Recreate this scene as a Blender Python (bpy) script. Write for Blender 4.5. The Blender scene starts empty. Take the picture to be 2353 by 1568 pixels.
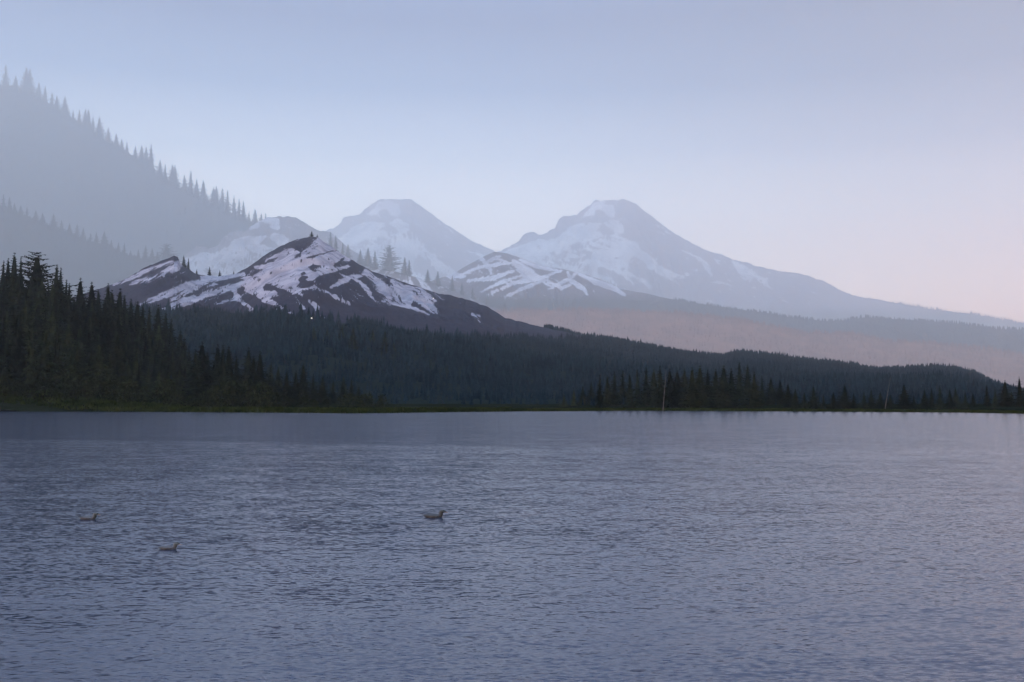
import bpy, math, random
import numpy as np
from mathutils import Vector

random.seed(7)
RNG = np.random.default_rng(11)
sc = bpy.context.scene
COL = sc.collection
R = math.radians

# ------------------------------------------------------------ camera
CAM_H = 2.0
PITCH = R(3.4)
FPX = 1024 * 35.0 / 36.0
cd = bpy.data.cameras.new("camera")
cd.lens = 35.0
cd.sensor_width = 36.0
cd.clip_start = 0.1
cd.clip_end = 80000.0
cam = bpy.data.objects.new("camera", cd)
COL.objects.link(cam)
cam.location = (0, 0, CAM_H)
cam.rotation_euler = (R(90) + PITCH, 0, 0)
sc.camera = cam
sc.render.resolution_x, sc.render.resolution_y = 1024, 682

# ------------------------------------------------------------ sky, sun, exposure
SUN_EL, SUN_AZ = R(4.0), R(228.0)      # azimuth clockwise from +Y (the view direction): behind the camera, to its left
w = bpy.data.worlds.new("World")
sc.world = w
w.use_nodes = True
nt = w.node_tree
nt.nodes.clear()
N = nt.nodes.new
L = nt.links.new
out = N("ShaderNodeOutputWorld")
bg = N("ShaderNodeBackground")
sky = N("ShaderNodeTexSky")
sky.sky_type = 'NISHITA'
sky.sun_disc = False
sky.sun_elevation = SUN_EL
sky.sun_rotation = SUN_AZ
sky.air_density = 1.0
sky.dust_density = 1.0
sky.ozone_density = 2.0
tc = N("ShaderNodeTexCoord")
sep = N("ShaderNodeSeparateXYZ")
L(tc.outputs["Generated"], sep.inputs[0])


def ramp(stops):
    r = N("ShaderNodeValToRGB")
    e = r.color_ramp.elements
    while len(e) > 1:
        e.remove(e[-1])
    e[0].position, e[0].color = stops[0][0], (*stops[0][1], 1)
    for p, c in stops[1:]:
        x = e.new(p)
        x.color = (*c, 1)
    return r


# dusk sky: pale towards the horizon, cooler on one side of the view and rosier on the other
SKY_L = [(0.00, (3.2, 3.1, 2.75)), (0.10, (3.3, 3.2, 2.8)), (0.18, (2.3, 2.3, 2.2)), (0.24, (0.95, 1.08, 1.25)), (0.30, (0.22, 0.36, 0.62)), (0.36, (0.02, 0.08, 0.28)), (0.44, (0.08, 0.20, 0.50)), (0.65, (1.0, 1.4, 2.0)), (1.0, (1.45, 1.9, 2.6))]  # overhead stops, out of view, are brightened to light the haze from above
SKY_R = [(0.00, (5.4, 2.5, 1.3)), (0.10, (3.4, 2.1, 1.5)), (0.18, (1.15, 1.0, 0.98)), (0.24, (0.30, 0.32, 0.44)), (0.30, (0.0, 0.02, 0.10)), (0.36, (0.0, 0.0, 0.04)), (0.44, (0.02, 0.06, 0.28)), (0.65, (1.15, 1.15, 1.4)), (1.0, (1.45, 1.9, 2.6))]  # same added overhead brightness on the rosier side
r1 = ramp(SKY_L)
r2 = ramp(SKY_R)
L(sep.outputs["Z"], r1.inputs[0])
L(sep.outputs["Z"], r2.inputs[0])
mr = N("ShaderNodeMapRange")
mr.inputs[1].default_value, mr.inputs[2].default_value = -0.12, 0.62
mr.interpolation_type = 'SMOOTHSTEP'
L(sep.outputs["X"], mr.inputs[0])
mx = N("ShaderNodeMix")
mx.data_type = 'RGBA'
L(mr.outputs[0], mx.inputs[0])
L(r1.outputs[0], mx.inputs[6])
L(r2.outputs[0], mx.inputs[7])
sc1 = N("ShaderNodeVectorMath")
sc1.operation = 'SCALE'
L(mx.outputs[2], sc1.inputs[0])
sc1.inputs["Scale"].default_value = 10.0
sc2 = N("ShaderNodeVectorMath")
sc2.operation = 'SCALE'
L(sky.outputs[0], sc2.inputs[0])
sc2.inputs["Scale"].default_value = 0.4
# the glow stands over the mountains; the sky behind the camera is dimmer
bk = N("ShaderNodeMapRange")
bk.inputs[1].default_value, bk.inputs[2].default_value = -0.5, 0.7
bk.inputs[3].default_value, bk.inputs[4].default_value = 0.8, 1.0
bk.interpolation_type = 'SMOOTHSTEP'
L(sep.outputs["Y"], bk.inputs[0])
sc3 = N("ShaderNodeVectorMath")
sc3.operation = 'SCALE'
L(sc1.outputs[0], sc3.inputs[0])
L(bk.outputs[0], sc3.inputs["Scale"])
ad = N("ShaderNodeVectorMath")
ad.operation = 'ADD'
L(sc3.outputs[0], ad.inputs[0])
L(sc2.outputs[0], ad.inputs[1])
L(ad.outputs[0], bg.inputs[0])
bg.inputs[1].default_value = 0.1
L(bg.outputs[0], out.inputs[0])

sd = bpy.data.lights.new("sun", 'SUN')
sd.energy = 1.2
sd.angle = R(0.5)
sd.color = (1.0, 0.42, 0.36)
sun = bpy.data.objects.new("sun", sd)
COL.objects.link(sun)
sdir = Vector((math.sin(SUN_AZ) * math.cos(SUN_EL), math.cos(SUN_AZ) * math.cos(SUN_EL), math.sin(SUN_EL)))
sun.rotation_euler = sdir.to_track_quat('Z', 'Y').to_euler()

sc.view_settings.view_transform = 'Standard'
sc.view_settings.look = 'None'
sc.view_settings.gamma = 1.0
sc.view_settings.use_curve_mapping = False
sc.view_settings.exposure = -0.10
sc.render.film_transparent = False
sc.cycles.max_bounces = 6
sc.cycles.diffuse_bounces = 1
sc.cycles.glossy_bounces = 2
sc.cycles.volume_bounces = 4
sc.cycles.transparent_max_bounces = 8
sc.cycles.use_adaptive_sampling = True
sc.cycles.adaptive_threshold = 0.02

HAZE = 1.13e-4


# ------------------------------------------------------------ helpers
def ray(u, v):
    """photo pixel (1024 wide) -> (x per metre of y, z per metre of y)"""
    a = (u - 512.0) / FPX
    b = (341.0 - v) / FPX
    dy = math.cos(PITCH) - b * np.sin(PITCH)
    dz = math.sin(PITCH) + b * np.cos(PITCH)
    return a / dy, dz / dy


def at(u, v, Y):
    ax, az = ray(u, v)
    return ax * Y, Y, CAM_H + az * Y


def tz(v):
    return ray(512.0, v)[1]


def tx(u, v=400.0):
    return ray(u, v)[0]


def uv_of(x, y, z):
    """world -> photo pixel"""
    zc = z - CAM_H
    f = y * math.cos(PITCH) + zc * math.sin(PITCH)
    up = -y * math.sin(PITCH) + zc * math.cos(PITCH)
    return 512 + FPX * x / f, 341 - FPX * up / f


def D(pts):
    """outline noted in 2353-wide coordinates -> 1024-wide"""
    p = np.array(pts, float) / 2.298
    return p


_perm = RNG.integers(0, 2**31, size=65536)


def _h(ix, iy, s):
    k = (ix * 73856093 ^ iy * 19349663 ^ (s * 83492791)) & 0xFFFF
    return (_perm[k] & 0xFFFF) / 65535.0


def vnoise(x, y, s=0):
    x = np.asarray(x, float)
    y = np.asarray(y, float)
    ix = np.floor(x).astype(np.int64)
    iy = np.floor(y).astype(np.int64)
    fx, fy = x - ix, y - iy
    fx = fx * fx * (3 - 2 * fx)
    fy = fy * fy * (3 - 2 * fy)
    a = _h(ix, iy, s)
    b = _h(ix + 1, iy, s)
    c = _h(ix, iy + 1, s)
    d = _h(ix + 1, iy + 1, s)
    return (a * (1 - fx) + b * fx) * (1 - fy) + (c * (1 - fx) + d * fx) * fy


def fbm(x, y, s=0, o=4, g=0.5):
    t, a, n = 0, 1.0, 0
    for k in range(o):
        t = t + a * (vnoise(x * 2**k, y * 2**k, s + k) - 0.5)
        n += a
        a *= g
    return t / n * 2


def ridged(x, y, s=0, o=4):
    t, a, n = 0, 1.0, 0
    for k in range(o):
        t = t + a * (1 - abs(2 * vnoise(x * 2**k, y * 2**k, s + k) - 1))
        n += a
        a *= 0.5
    return t / n


def smooth(t):
    t = np.clip(t, 0, 1)
    return t * t * (3 - 2 * t)


def mesh(name, verts, faces, m=None, parent=None, smoothed=False, attrs=None):
    me = bpy.data.meshes.new(name)
    v = np.asarray(verts, dtype=np.float32)
    f = np.asarray(faces, dtype=np.int32)
    if f.ndim == 2:
        k = f.shape[1]
        me.vertices.add(len(v))
        me.vertices.foreach_set("co", v.ravel())
        me.loops.add(f.size)
        me.loops.foreach_set("vertex_index", f.ravel())
        me.polygons.add(len(f))
        me.polygons.foreach_set("loop_start", np.arange(0, f.size, k, dtype=np.int32))
        me.update(calc_edges=True)
        me.validate()
    if smoothed:
        me.polygons.foreach_set("use_smooth", np.ones(len(me.polygons), dtype=bool))
    for an, av in (attrs or {}).items():
        a = me.attributes.new(an, 'FLOAT', 'POINT')
        a.data.foreach_set("value", np.asarray(av, dtype=np.float32))
    if m:
        me.materials.append(m)
    o = bpy.data.objects.new(name, me)
    COL.objects.link(o)
    if parent:
        o.parent = parent
    return o


def grid_faces(nu, nv):
    """grid stored row by row (nv rows of nu)"""
    i = np.arange(nu - 1)[None, :] + np.arange(nv - 1)[:, None] * nu
    return np.stack([i, i + 1, i + nu + 1, i + nu], -1).reshape(-1, 4)


def tag(o, label=None, cat=None, group=None, kind=None):
    if label:
        o["label"] = label
    if cat:
        o["category"] = cat
    if group:
        o["group"] = group
    if kind:
        o["kind"] = kind
    return o


# ------------------------------------------------------------ materials
def new_mat(name):
    m = bpy.data.materials.new(name)
    m.use_nodes = True
    t = m.node_tree
    return m, t, t.nodes["Principled BSDF"]


def noise_mat(name, c1, c2, scale, rough=0.9, c3=None, spec=0.2, detail=6.0, rnd=False):
    m, t, b = new_mat(name)
    n = t.nodes.new("ShaderNodeTexNoise")
    n.inputs["Scale"].default_value = scale
    n.inputs["Detail"].default_value = detail
    g = t.nodes.new("ShaderNodeNewGeometry")
    t.links.new(g.outputs["Position"], n.inputs["Vector"])
    r = t.nodes.new("ShaderNodeValToRGB")
    r.color_ramp.elements[0].position = 0.35
    r.color_ramp.elements[0].color = (*c1, 1)
    r.color_ramp.elements[1].position = 0.65
    r.color_ramp.elements[1].color = (*c2, 1)
    if c3:
        e = r.color_ramp.elements.new(0.8)
        e.color = (*c3, 1)
    t.links.new(n.outputs["Fac"], r.inputs[0])
    src = r.outputs[0]
    if rnd:
        oi = t.nodes.new("ShaderNodeObjectInfo")
        mp = t.nodes.new("ShaderNodeMapRange")
        mp.inputs[3].default_value, mp.inputs[4].default_value = 0.6, 1.5
        t.links.new(oi.outputs["Random"], mp.inputs[0])
        vm = t.nodes.new("ShaderNodeVectorMath")
        vm.operation = 'SCALE'
        t.links.new(src, vm.inputs[0])
        t.links.new(mp.outputs[0], vm.inputs["Scale"])
        src = vm.outputs[0]
    t.links.new(src, b.inputs["Base Color"])
    b.inputs["Roughness"].default_value = rough
    b.inputs["Specular IOR Level"].default_value = spec
    return m


M = {}
M["needles"] = noise_mat("dark_needles", (0.004, 0.008, 0.006), (0.014, 0.021, 0.011), 0.6, rnd=True, spec=0.0)
M["needles_far"] = noise_mat("forest_needles", (0.003, 0.011, 0.018), (0.011, 0.025, 0.034), 0.08, spec=0.0)
M["needles_green"] = noise_mat("green_needles", (0.009, 0.016, 0.008), (0.026, 0.034, 0.015), 0.8, rnd=True, spec=0.0)
M["bark"] = noise_mat("bark", (0.010, 0.008, 0.007), (0.028, 0.022, 0.018), 3.0, spec=0.0)
M["dead"] = noise_mat("streak_pale", (0.05, 0.05, 0.046), (0.10, 0.095, 0.088), 3.0)  # pale colour of the stems added in place of light streaks
M["shrub"] = noise_mat("shrub_leaves", (0.006, 0.011, 0.005), (0.024, 0.031, 0.013), 0.9, rnd=True, spec=0.0)
M["grass"] = noise_mat("shore_grass", (0.010, 0.020, 0.004), (0.030, 0.042, 0.009), 0.35, c3=(0.045, 0.046, 0.013), spec=0.0)
M["soil"] = noise_mat("forest_floor", (0.004, 0.007, 0.004), (0.012, 0.016, 0.009), 0.05, spec=0.0)
M["bed"] = noise_mat("lake_bed", (0.02, 0.025, 0.025), (0.05, 0.05, 0.045), 0.3)


def mountain_mat(name, rock1, rock2, snow, scale, edge=0.5, wood=None, soft=0.05, nscale=1.0):
    """rock / snow by the 'snow' attribute broken up with noise; woods by the 'wood' attribute"""
    m, t, b = new_mat(name)
    g = t.nodes.new("ShaderNodeNewGeometry")

    def noise(s, d=8.0):
        n = t.nodes.new("ShaderNodeTexNoise")
        n.inputs["Scale"].default_value = s
        n.inputs["Detail"].default_value = d
        t.links.new(g.outputs["Position"], n.inputs["Vector"])
        return n.outputs["Fac"]
    r = t.nodes.new("ShaderNodeMix")
    r.data_type = 'RGBA'
    r.inputs[6].default_value = (*rock1, 1)
    r.inputs[7].default_value = (*rock2, 1)
    t.links.new(noise(scale * 0.5), r.inputs[0])
    at_ = t.nodes.new("ShaderNodeAttribute")
    at_.attribute_name = "snow"
    mt = t.nodes.new("ShaderNodeMath")
    mt.operation = 'MULTIPLY_ADD'
    t.links.new(noise(scale), mt.inputs[0])
    mt.inputs[1].default_value = 0.7 * nscale
    mt.inputs[2].default_value = -0.35 * nscale
    ma = t.nodes.new("ShaderNodeMath")
    ma.operation = 'ADD'
    t.links.new(mt.outputs[0], ma.inputs[0])
    t.links.new(at_.outputs["Fac"], ma.inputs[1])
    mp = t.nodes.new("ShaderNodeMapRange")
    mp.inputs[1].default_value = edge - soft
    mp.inputs[2].default_value = edge + soft
    t.links.new(ma.outputs[0], mp.inputs[0])
    s = t.nodes.new("ShaderNodeMix")
    s.data_type = 'RGBA'
    t.links.new(mp.outputs[0], s.inputs[0])
    t.links.new(r.outputs[2], s.inputs[6])
    # snow tone drifts with coarse noise between a greyer and a brighter white
    sn = t.nodes.new("ShaderNodeMix")
    sn.data_type = 'RGBA'
    sn.inputs[6].default_value = (snow[0] * 0.62, snow[1] * 0.62, snow[2] * 0.66, 1)
    sn.inputs[7].default_value = (min(snow[0] * 1.12, 0.9), min(snow[1] * 1.12, 0.9), min(snow[2] * 1.12, 0.92), 1)
    sr = t.nodes.new("ShaderNodeMapRange")
    sr.inputs[1].default_value, sr.inputs[2].default_value = 0.34, 0.60
    t.links.new(noise(scale * 0.22, 5.0), sr.inputs[0])
    t.links.new(sr.outputs[0], sn.inputs[0])
    t.links.new(sn.outputs[2], s.inputs[7])
    o = s.outputs[2]
    if wood:
        wd = t.nodes.new("ShaderNodeAttribute")
        wd.attribute_name = "wood"
        q = t.nodes.new("ShaderNodeMix")
        q.data_type = 'RGBA'
        t.links.new(wd.outputs["Fac"], q.inputs[0])
        t.links.new(o, q.inputs[6])
        q.inputs[7].default_value = (*wood, 1)
        o = q.outputs[2]
    t.links.new(o, b.inputs["Base Color"])
    b.inputs["Roughness"].default_value = 0.85
    b.inputs["Specular IOR Level"].default_value = 0.0
    bp = t.nodes.new("ShaderNodeBump")
    bp.inputs["Strength"].default_value = 0.6
    bp.inputs["Distance"].default_value = 1.2 / scale * 0.12
    t.links.new(noise(scale * 1.3), bp.inputs["Height"])
    t.links.new(bp.outputs[0], b.inputs["Normal"])
    return m


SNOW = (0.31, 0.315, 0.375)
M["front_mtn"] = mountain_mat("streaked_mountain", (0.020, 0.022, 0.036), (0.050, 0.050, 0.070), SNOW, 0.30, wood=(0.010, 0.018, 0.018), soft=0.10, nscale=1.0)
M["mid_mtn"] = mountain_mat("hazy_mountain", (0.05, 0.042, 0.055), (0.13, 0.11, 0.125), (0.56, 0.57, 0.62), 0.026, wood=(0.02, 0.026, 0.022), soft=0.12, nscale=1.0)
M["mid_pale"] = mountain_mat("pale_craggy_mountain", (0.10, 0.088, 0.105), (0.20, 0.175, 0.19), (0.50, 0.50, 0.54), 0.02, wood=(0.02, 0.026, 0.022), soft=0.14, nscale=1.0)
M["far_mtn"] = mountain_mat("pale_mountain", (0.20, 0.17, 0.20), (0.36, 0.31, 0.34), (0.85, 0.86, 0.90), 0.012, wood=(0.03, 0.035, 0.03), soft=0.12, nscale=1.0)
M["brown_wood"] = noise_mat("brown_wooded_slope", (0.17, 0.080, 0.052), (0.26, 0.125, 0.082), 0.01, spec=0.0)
M["wooded"] = noise_mat("wooded_slope", (0.006, 0.014, 0.014), (0.012, 0.022, 0.021), 0.01, spec=0.0)

# ------------------------------------------------------------ outlines read off the photograph (2353-wide)
O_A = D([(-1600, 320), (-1100, 210), (-700, 168), (-300, 152), (-120, 160), (0, 192), (60, 212), (130, 250), (190, 282), (250, 325), (330, 378), (400, 420), (470, 456), (550, 496), (610, 512), (680, 540), (760, 575), (900, 640), (1100, 720)])
O_B = D([(-1600, 520), (-1000, 400), (-500, 350), (-260, 390), (-100, 435), (0, 470), (40, 487), (100, 512), (180, 545), (280, 585), (330, 600), (390, 610), (480, 640), (620, 700), (760, 780)])
O_C1 = D([(330, 660), (400, 600), (425, 582), (440, 574), (452, 563), (468, 562), (478, 570), (500, 562), (512, 545), (528, 533), (560, 530), (585, 512), (600, 502), (614, 497), (640, 495), (680, 498), (700, 512), (735, 530), (760, 532), (790, 560), (900, 640), (1000, 700)])
O_C2 = D([(640, 640), (700, 570), (735, 540), (760, 524), (775, 518), (788, 500), (802, 494), (825, 492), (842, 478), (868, 461), (893, 455), (944, 455), (960, 468), (985, 486), (1010, 506), (1045, 528), (1080, 550), (1115, 566), (1150, 585), (1250, 625), (1400, 690), (1600, 740)])
O_C3 = D([(1000, 690), (1080, 620), (1140, 580), (1165, 567), (1190, 553), (1207, 535), (1232, 533), (1248, 538), (1275, 522), (1285, 502), (1300, 497), (1328, 493), (1345, 477), (1370, 461), (1395, 457), (1440, 458), (1462, 470), (1478, 484), (1500, 497), (1530, 522), (1560, 541), (1600, 564), (1625, 576), (1655, 584), (1700, 600), (1740, 611), (1790, 622), (1830, 627), (1870, 638), (1905, 650), (1925, 665), (1960, 678), (2000, 685), (2040, 692), (2100, 703), (2150, 710), (2200, 718), (2260, 725), (2310, 735), (2353, 742), (2500, 765), (2700, 790)])
O_D = D([(860, 700), (940, 660), (1000, 642), (1040, 630), (1070, 612), (1110, 590), (1138, 578), (1165, 582), (1200, 595), (1240, 610), (1300, 620), (1350, 632), (1395, 648), (1425, 664), (1480, 673), (1530, 685), (1600, 697), (1700, 711), (1760, 719), (1830, 731), (1900, 738), (1945, 736), (1990, 729), (2040, 732), (2100, 736), (2200, 743), (2290, 756), (2353, 758), (2500, 770), (2700, 800)])
O_E = D([(640, 700), (700, 600), (750, 572), (800, 598), (850, 612), (900, 622), (945, 634), (1000, 652), (1060, 675), (1120, 700), (1200, 735), (1300, 765), (1450, 800)])
O_F = D([(900, 790), (1050, 735), (1180, 712), (1350, 714), (1550, 718), (1700, 735), (1850, 765), (1960, 768), (2050, 785), (2150, 790), (2353, 815), (2500, 830), (2700, 850)])
O_G = D([(-1400, 820), (-700, 790), (-200, 760), (0, 730), (150, 690), (250, 656), (290, 640), (330, 616), (370, 599), (400, 588), (408, 590), (416, 608), (450, 630), (500, 636), (540, 630), (575, 611), (600, 592), (640, 568), (680, 550), (705, 545), (716, 543), (728, 545), (748, 557), (780, 580), (820, 604), (860, 625), (920, 645), (975, 663), (1010, 675), (1035, 678), (1080, 690), (1120, 705), (1145, 720), (1160, 730), (1200, 740), (1240, 750), (1300, 763), (1350, 772), (1400, 779), (1450, 790), (1500, 799), (1550, 809), (1600, 817), (1660, 820), (1700, 813), (1760, 818), (1830, 827), (1900, 834), (1950, 842), (2000, 851), (2060, 851), (2110, 848), (2160, 846), (2200, 851), (2240, 864), (2280, 882), (2310, 893), (2353, 908), (2500, 925), (2700, 930)])


def crest_v(O, u):
    return np.interp(u, O[:, 0], O[:, 1])


def ridge(name, O, Y, front, back, mat, rough_px=1.0, relief=0.05, seed=0, du=1.0, rows=90, power=1.25, attrs=None, tree_px=0.0, wander=0.0, smoothed=True, crag=0.0, crag_u=9999.0, swell=0.0):
    """a solid range of hills: crest along the outline at distance Y, a front slope down to the plain over
    `front` metres and a back slope over `back` metres; relief is spurs and gullies as a share of the height."""
    u = np.arange(O[0, 0], O[-1, 0], du)
    v = crest_v(O, u) + tree_px
    v = v + fbm(u / 6.0, u * 0 + seed, seed, 5, 0.65) * rough_px
    v = v + crag * (ridged(u / 7.0, u * 0 + seed + 1.5, seed + 40, 4) - 0.5) * np.clip((crag_u - u) / 20, 0.25, 1)
    v = v + swell * fbm(u / 26.0, u * 0 + seed, seed + 60, 2)
    ax = ray(u, v)[0]
    az = ray(u, v)[1]
    Yc = Y * (1 + wander * fbm(u / 90.0, u * 0 + 3.3, seed + 5, 2))
    zc = CAM_H + az * Yc
    t = np.linspace(0, 1, rows)
    V = []
    for k in t:                                   # front slope, foot to crest
        y = Yc - front * (1 - k)
        p = k ** power
        z = zc * p
        x = ax * y
        V.append(np.stack([x, y, z], -1))
    nb = max(8, rows // 5)
    for k in np.linspace(0, 1, nb)[1:]:
        y = Yc + back * k
        V.append(np.stack([ax * y, y, zc * (1 - k) ** 1.2], -1))
    V = np.array(V)
    T = np.concatenate([t, 1 + np.linspace(0, 1, nb)[1:]])[:, None] * np.ones((1, len(u)))
    env = np.where(T <= 1, np.sin(np.pi * np.clip(T, 0, 1)) ** 0.7, np.sin(np.pi * np.clip(T - 1, 0, 1)))
    xs, ys = V[..., 0] / Y, V[..., 1] / Y
    rn = ridged(xs * 22 + 3 * fbm(xs * 9, ys * 9, seed + 8, 2), ys * 7, seed + 20, 5) - 0.55
    V[..., 2] += env * relief * rn * np.maximum(zc, 0)[None, :]
    V[..., 2] = np.maximum(V[..., 2], 0.0)
    Vf = V.reshape(-1, 3)
    at_ = {}
    if attrs:
        at_ = attrs(Vf, T.ravel())
    F = grid_faces(len(u), V.shape[0])
    o = mesh(name, Vf, F, mat, smoothed=smoothed, attrs=at_)
    tag(o, kind="structure")

    def height(x, y):
        """height of the range at a world point on its front slope"""
        a = np.asarray(x) / np.asarray(y)
        uu = np.interp(a, ax, u)
        yc = np.interp(uu, u, Yc)
        zz = np.interp(uu, u, zc)
        k = np.clip(1 - (yc - y) / front, 0, 1)
        e = np.sin(np.pi * k) ** 0.7
        X_, Y_ = np.asarray(x) / Y, np.asarray(y) / Y
        r_ = ridged(X_ * 22 + 3 * fbm(X_ * 9, Y_ * 9, seed + 8, 2), Y_ * 7, seed + 20, 5) - 0.55
        return np.maximum(zz * k ** power + e * relief * r_ * np.maximum(zz, 0), 0)
    return o, height


# ---- snow on the mountains: streaks (polylines with a half width, all 2353-wide) and noise
STREAKS = [
    (3.5, [(262, 655), (300, 640), (345, 618), (395, 600)]), (4.5, [(300, 652), (350, 640), (410, 618)]),
    (5, [(325, 700), (380, 680), (430, 655), (500, 640), (560, 630)]), (4, [(340, 690), (400, 668), (450, 650)]),
    (4, [(362, 716), (420, 690), (500, 672), (560, 650), (610, 632)]), (3, [(390, 714), (440, 694), (470, 684)]),
    (7, [(440, 636), (470, 642), (520, 645)]), (6, [(560, 632), (600, 612), (640, 590), (680, 568), (716, 550)]),
    (4, [(520, 660), (560, 640), (600, 640)]), (4, [(540, 645), (545, 668), (575, 690), (586, 715)]), (3, [(490, 707), (530, 690), (560, 672)]),
    (5, [(590, 640), (612, 655), (640, 672), (690, 690), (712, 715)]), (6, [(600, 625), (640, 655), (660, 682), (680, 705)]),
    (7, [(600, 610), (660, 620), (700, 640), (745, 660), (790, 690), (815, 715)]),
    (10, [(715, 552), (740, 570), (760, 595), (790, 610)]), (8, [(690, 565), (700, 590), (720, 610), (700, 625)]),
    (8, [(650, 590), (660, 605), (640, 620)]), (6, [(745, 560), (790, 592), (830, 615), (870, 635)]),
    (5, [(700, 655), (740, 640), (790, 628), (810, 615)]), (7, [(640, 650), (700, 652), (740, 668), (780, 700), (800, 712)]),
    (6, [(790, 612), (830, 628), (850, 650), (880, 672), (905, 690)]), (8, [(840, 625), (870, 650), (890, 680), (895, 695)]),
    (6, [(900, 645), (940, 668), (980, 690), (1005, 718)]), (5, [(915, 655), (965, 668), (1000, 690)]), (3, [(880, 692), (940, 705), (985, 722)]),
    (3, [(1085, 722), (1100, 728), (1102, 738)]), (3, [(870, 650), (900, 668), (920, 700)]), (3, [(675, 690), (720, 712), (740, 735)]),
    (4, [(845, 628), (800, 640), (760, 660)]), (3, [(580, 650), (620, 640), (660, 640)]), (3, [(470, 690), (520, 665), (545, 660)]),
    (4, [(760, 690), (810, 690), (860, 705)]), (4, [(650, 620), (720, 630), (760, 625)]), (5, [(740, 600), (770, 620), (810, 635)]),
]


def streak_field(uu, vv, streaks):
    """signed closeness to the nearest streak: 1 in its middle, 0.5 at its edge, 0 far away"""
    best = np.full(uu.shape, 0.0)
    for hw, pl in streaks:
        hw = hw / 2.298
        P = D(pl)
        n = len(P) - 1
        for i in range(n):
            a, b = P[i], P[i + 1]
            ab = b - a
            L2 = (ab ** 2).sum()
            m = (uu > min(a[0], b[0]) - 9) & (uu < max(a[0], b[0]) + 9) & (vv > min(a[1], b[1]) - 9) & (vv < max(a[1], b[1]) + 9)
            if not m.any():
                continue
            px, py = uu[m] - a[0], vv[m] - a[1]
            t = np.clip((px * ab[0] + py * ab[1]) / L2, 0, 1)
            d = np.hypot(px - t * ab[0], py - t * ab[1])
            tt = (i + t) / n
            wd = hw * (0.55 + 0.9 * np.sin(np.pi * np.clip(tt, 0.08, 0.92)))
            best[m] = np.maximum(best[m], np.clip(1 - 0.5 * d / wd, 0, 1))
    return best


def blob(uu, vv, cx, cy, rx, ry, rot=0.0):
    c, s = math.cos(rot), math.sin(rot)
    dx, dy = uu - cx / 2.298, vv - cy / 2.298
    a = (c * dx + s * dy) / (rx / 2.298)
    b = (-s * dx + c * dy) / (ry / 2.298)
    return np.clip(1 - 0.5 * np.sqrt(a * a + b * b), 0, 1)


def inside(x, y, poly):
    """even-odd test of many points against one outline"""
    p = np.array(poly, float)
    r = np.zeros(x.shape, bool)
    m = (x > p[:, 0].min()) & (x < p[:, 0].max()) & (y > p[:, 1].min()) & (y < p[:, 1].max())
    if not m.any():
        return r
    xx, yy = x[m], y[m]
    q = np.zeros(xx.shape, bool)
    n = len(p)
    for i in range(n):
        x1_, y1_ = p[i]
        x2_, y2_ = p[(i + 1) % n]
        if y1_ == y2_:
            continue
        c = ((y1_ > yy) != (y2_ > yy)) & (xx < (x2_ - x1_) * (yy - y1_) / (y2_ - y1_) + x1_)
        q ^= c
    r[m] = q
    return r


# snow and rock of the great mountain, noted in a frame of its own: X = (U - 1120.3) / 0.3418, Y = (V - 430.9) / 0.3418
HOOD_SNOW = [
    [(60, 440), (110, 428), (225, 385), (290, 365), (345, 345), (400, 352), (450, 345), (500, 312), (540, 268), (620, 240), (700, 238), (775, 238), (740, 290), (800, 318), (840, 318), (850, 300), (900, 330), (960, 355), (1020, 380), (1030, 420), (1100, 460), (1150, 520), (1230, 560), (1340, 598), (1300, 620), (1230, 612), (1330, 668), (1240, 630), (1150, 580), (1080, 545), (1040, 500), (990, 465), (965, 480), (965, 520), (940, 550), (990, 590), (1060, 620), (1110, 660), (1100, 690), (1050, 650), (990, 610), (930, 590), (990, 650), (1020, 690), (960, 640), (890, 590), (840, 560), (770, 535), (735, 555), (760, 590), (830, 600), (880, 660), (780, 625), (600, 575), (400, 530), (240, 485), (110, 440)],
    [(640, 182), (680, 150), (700, 110), (760, 87), (800, 84), (790, 110), (850, 120), (860, 170), (850, 205), (800, 190), (770, 150), (740, 150), (715, 190), (650, 200)],
    [(785, 240), (830, 215), (880, 225), (920, 260), (920, 300), (890, 310), (850, 300), (810, 270)],
    [(1285, 415), (1350, 435), (1430, 465), (1490, 520), (1520, 590), (1545, 620), (1490, 580), (1450, 520), (1400, 472), (1340, 448)],
    [(1640, 480), (1700, 510), (1760, 540), (1830, 600), (1895, 605), (1890, 630), (1900, 660), (1930, 695), (1880, 670), (1830, 630), (1780, 600), (1770, 640), (1710, 610), (1680, 560), (1650, 520)],
    [(1500, 470), (1540, 482), (1565, 500), (1570, 525), (1540, 500)],
    [(1155, 252), (1200, 285), (1255, 337), (1210, 312), (1165, 268)],
    [(1310, 560), (1385, 588), (1340, 594)], [(1345, 385), (1410, 415), (1370, 404)], [(1500, 625), (1600, 640), (1700, 684), (1600, 655), (1520, 642)],
    [(2165, 690), (2200, 700), (2212, 742), (2195, 712)],
]
HOOD_ROCK = [
    [(970, 470), (1010, 475), (1060, 500), (1075, 550), (1040, 550), (990, 540), (950, 545)],
    [(735, 535), (780, 540), (880, 580), (870, 600), (800, 580), (745, 590)],
    [(720, 160), (750, 145), (775, 160), (775, 200), (820, 205), (740, 235), (690, 225), (720, 195)],
    [(775, 240), (835, 315), (790, 312), (760, 290), (715, 300), (745, 270)],
    [(890, 545), (925, 540), (930, 555), (900, 558)],
]
HOOD_SPECKLED = [(420, 440), (520, 405), (600, 370), (700, 330), (830, 325), (835, 400), (730, 420), (695, 470), (700, 570), (560, 545), (400, 520), (330, 470)]


JIT = [(0, 0), (1, 0), (-1, 0), (0, 1), (0, -1), (0.7, 0.7), (-0.7, -0.7), (0.7, -0.7), (-0.7, 0.7)]


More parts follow.
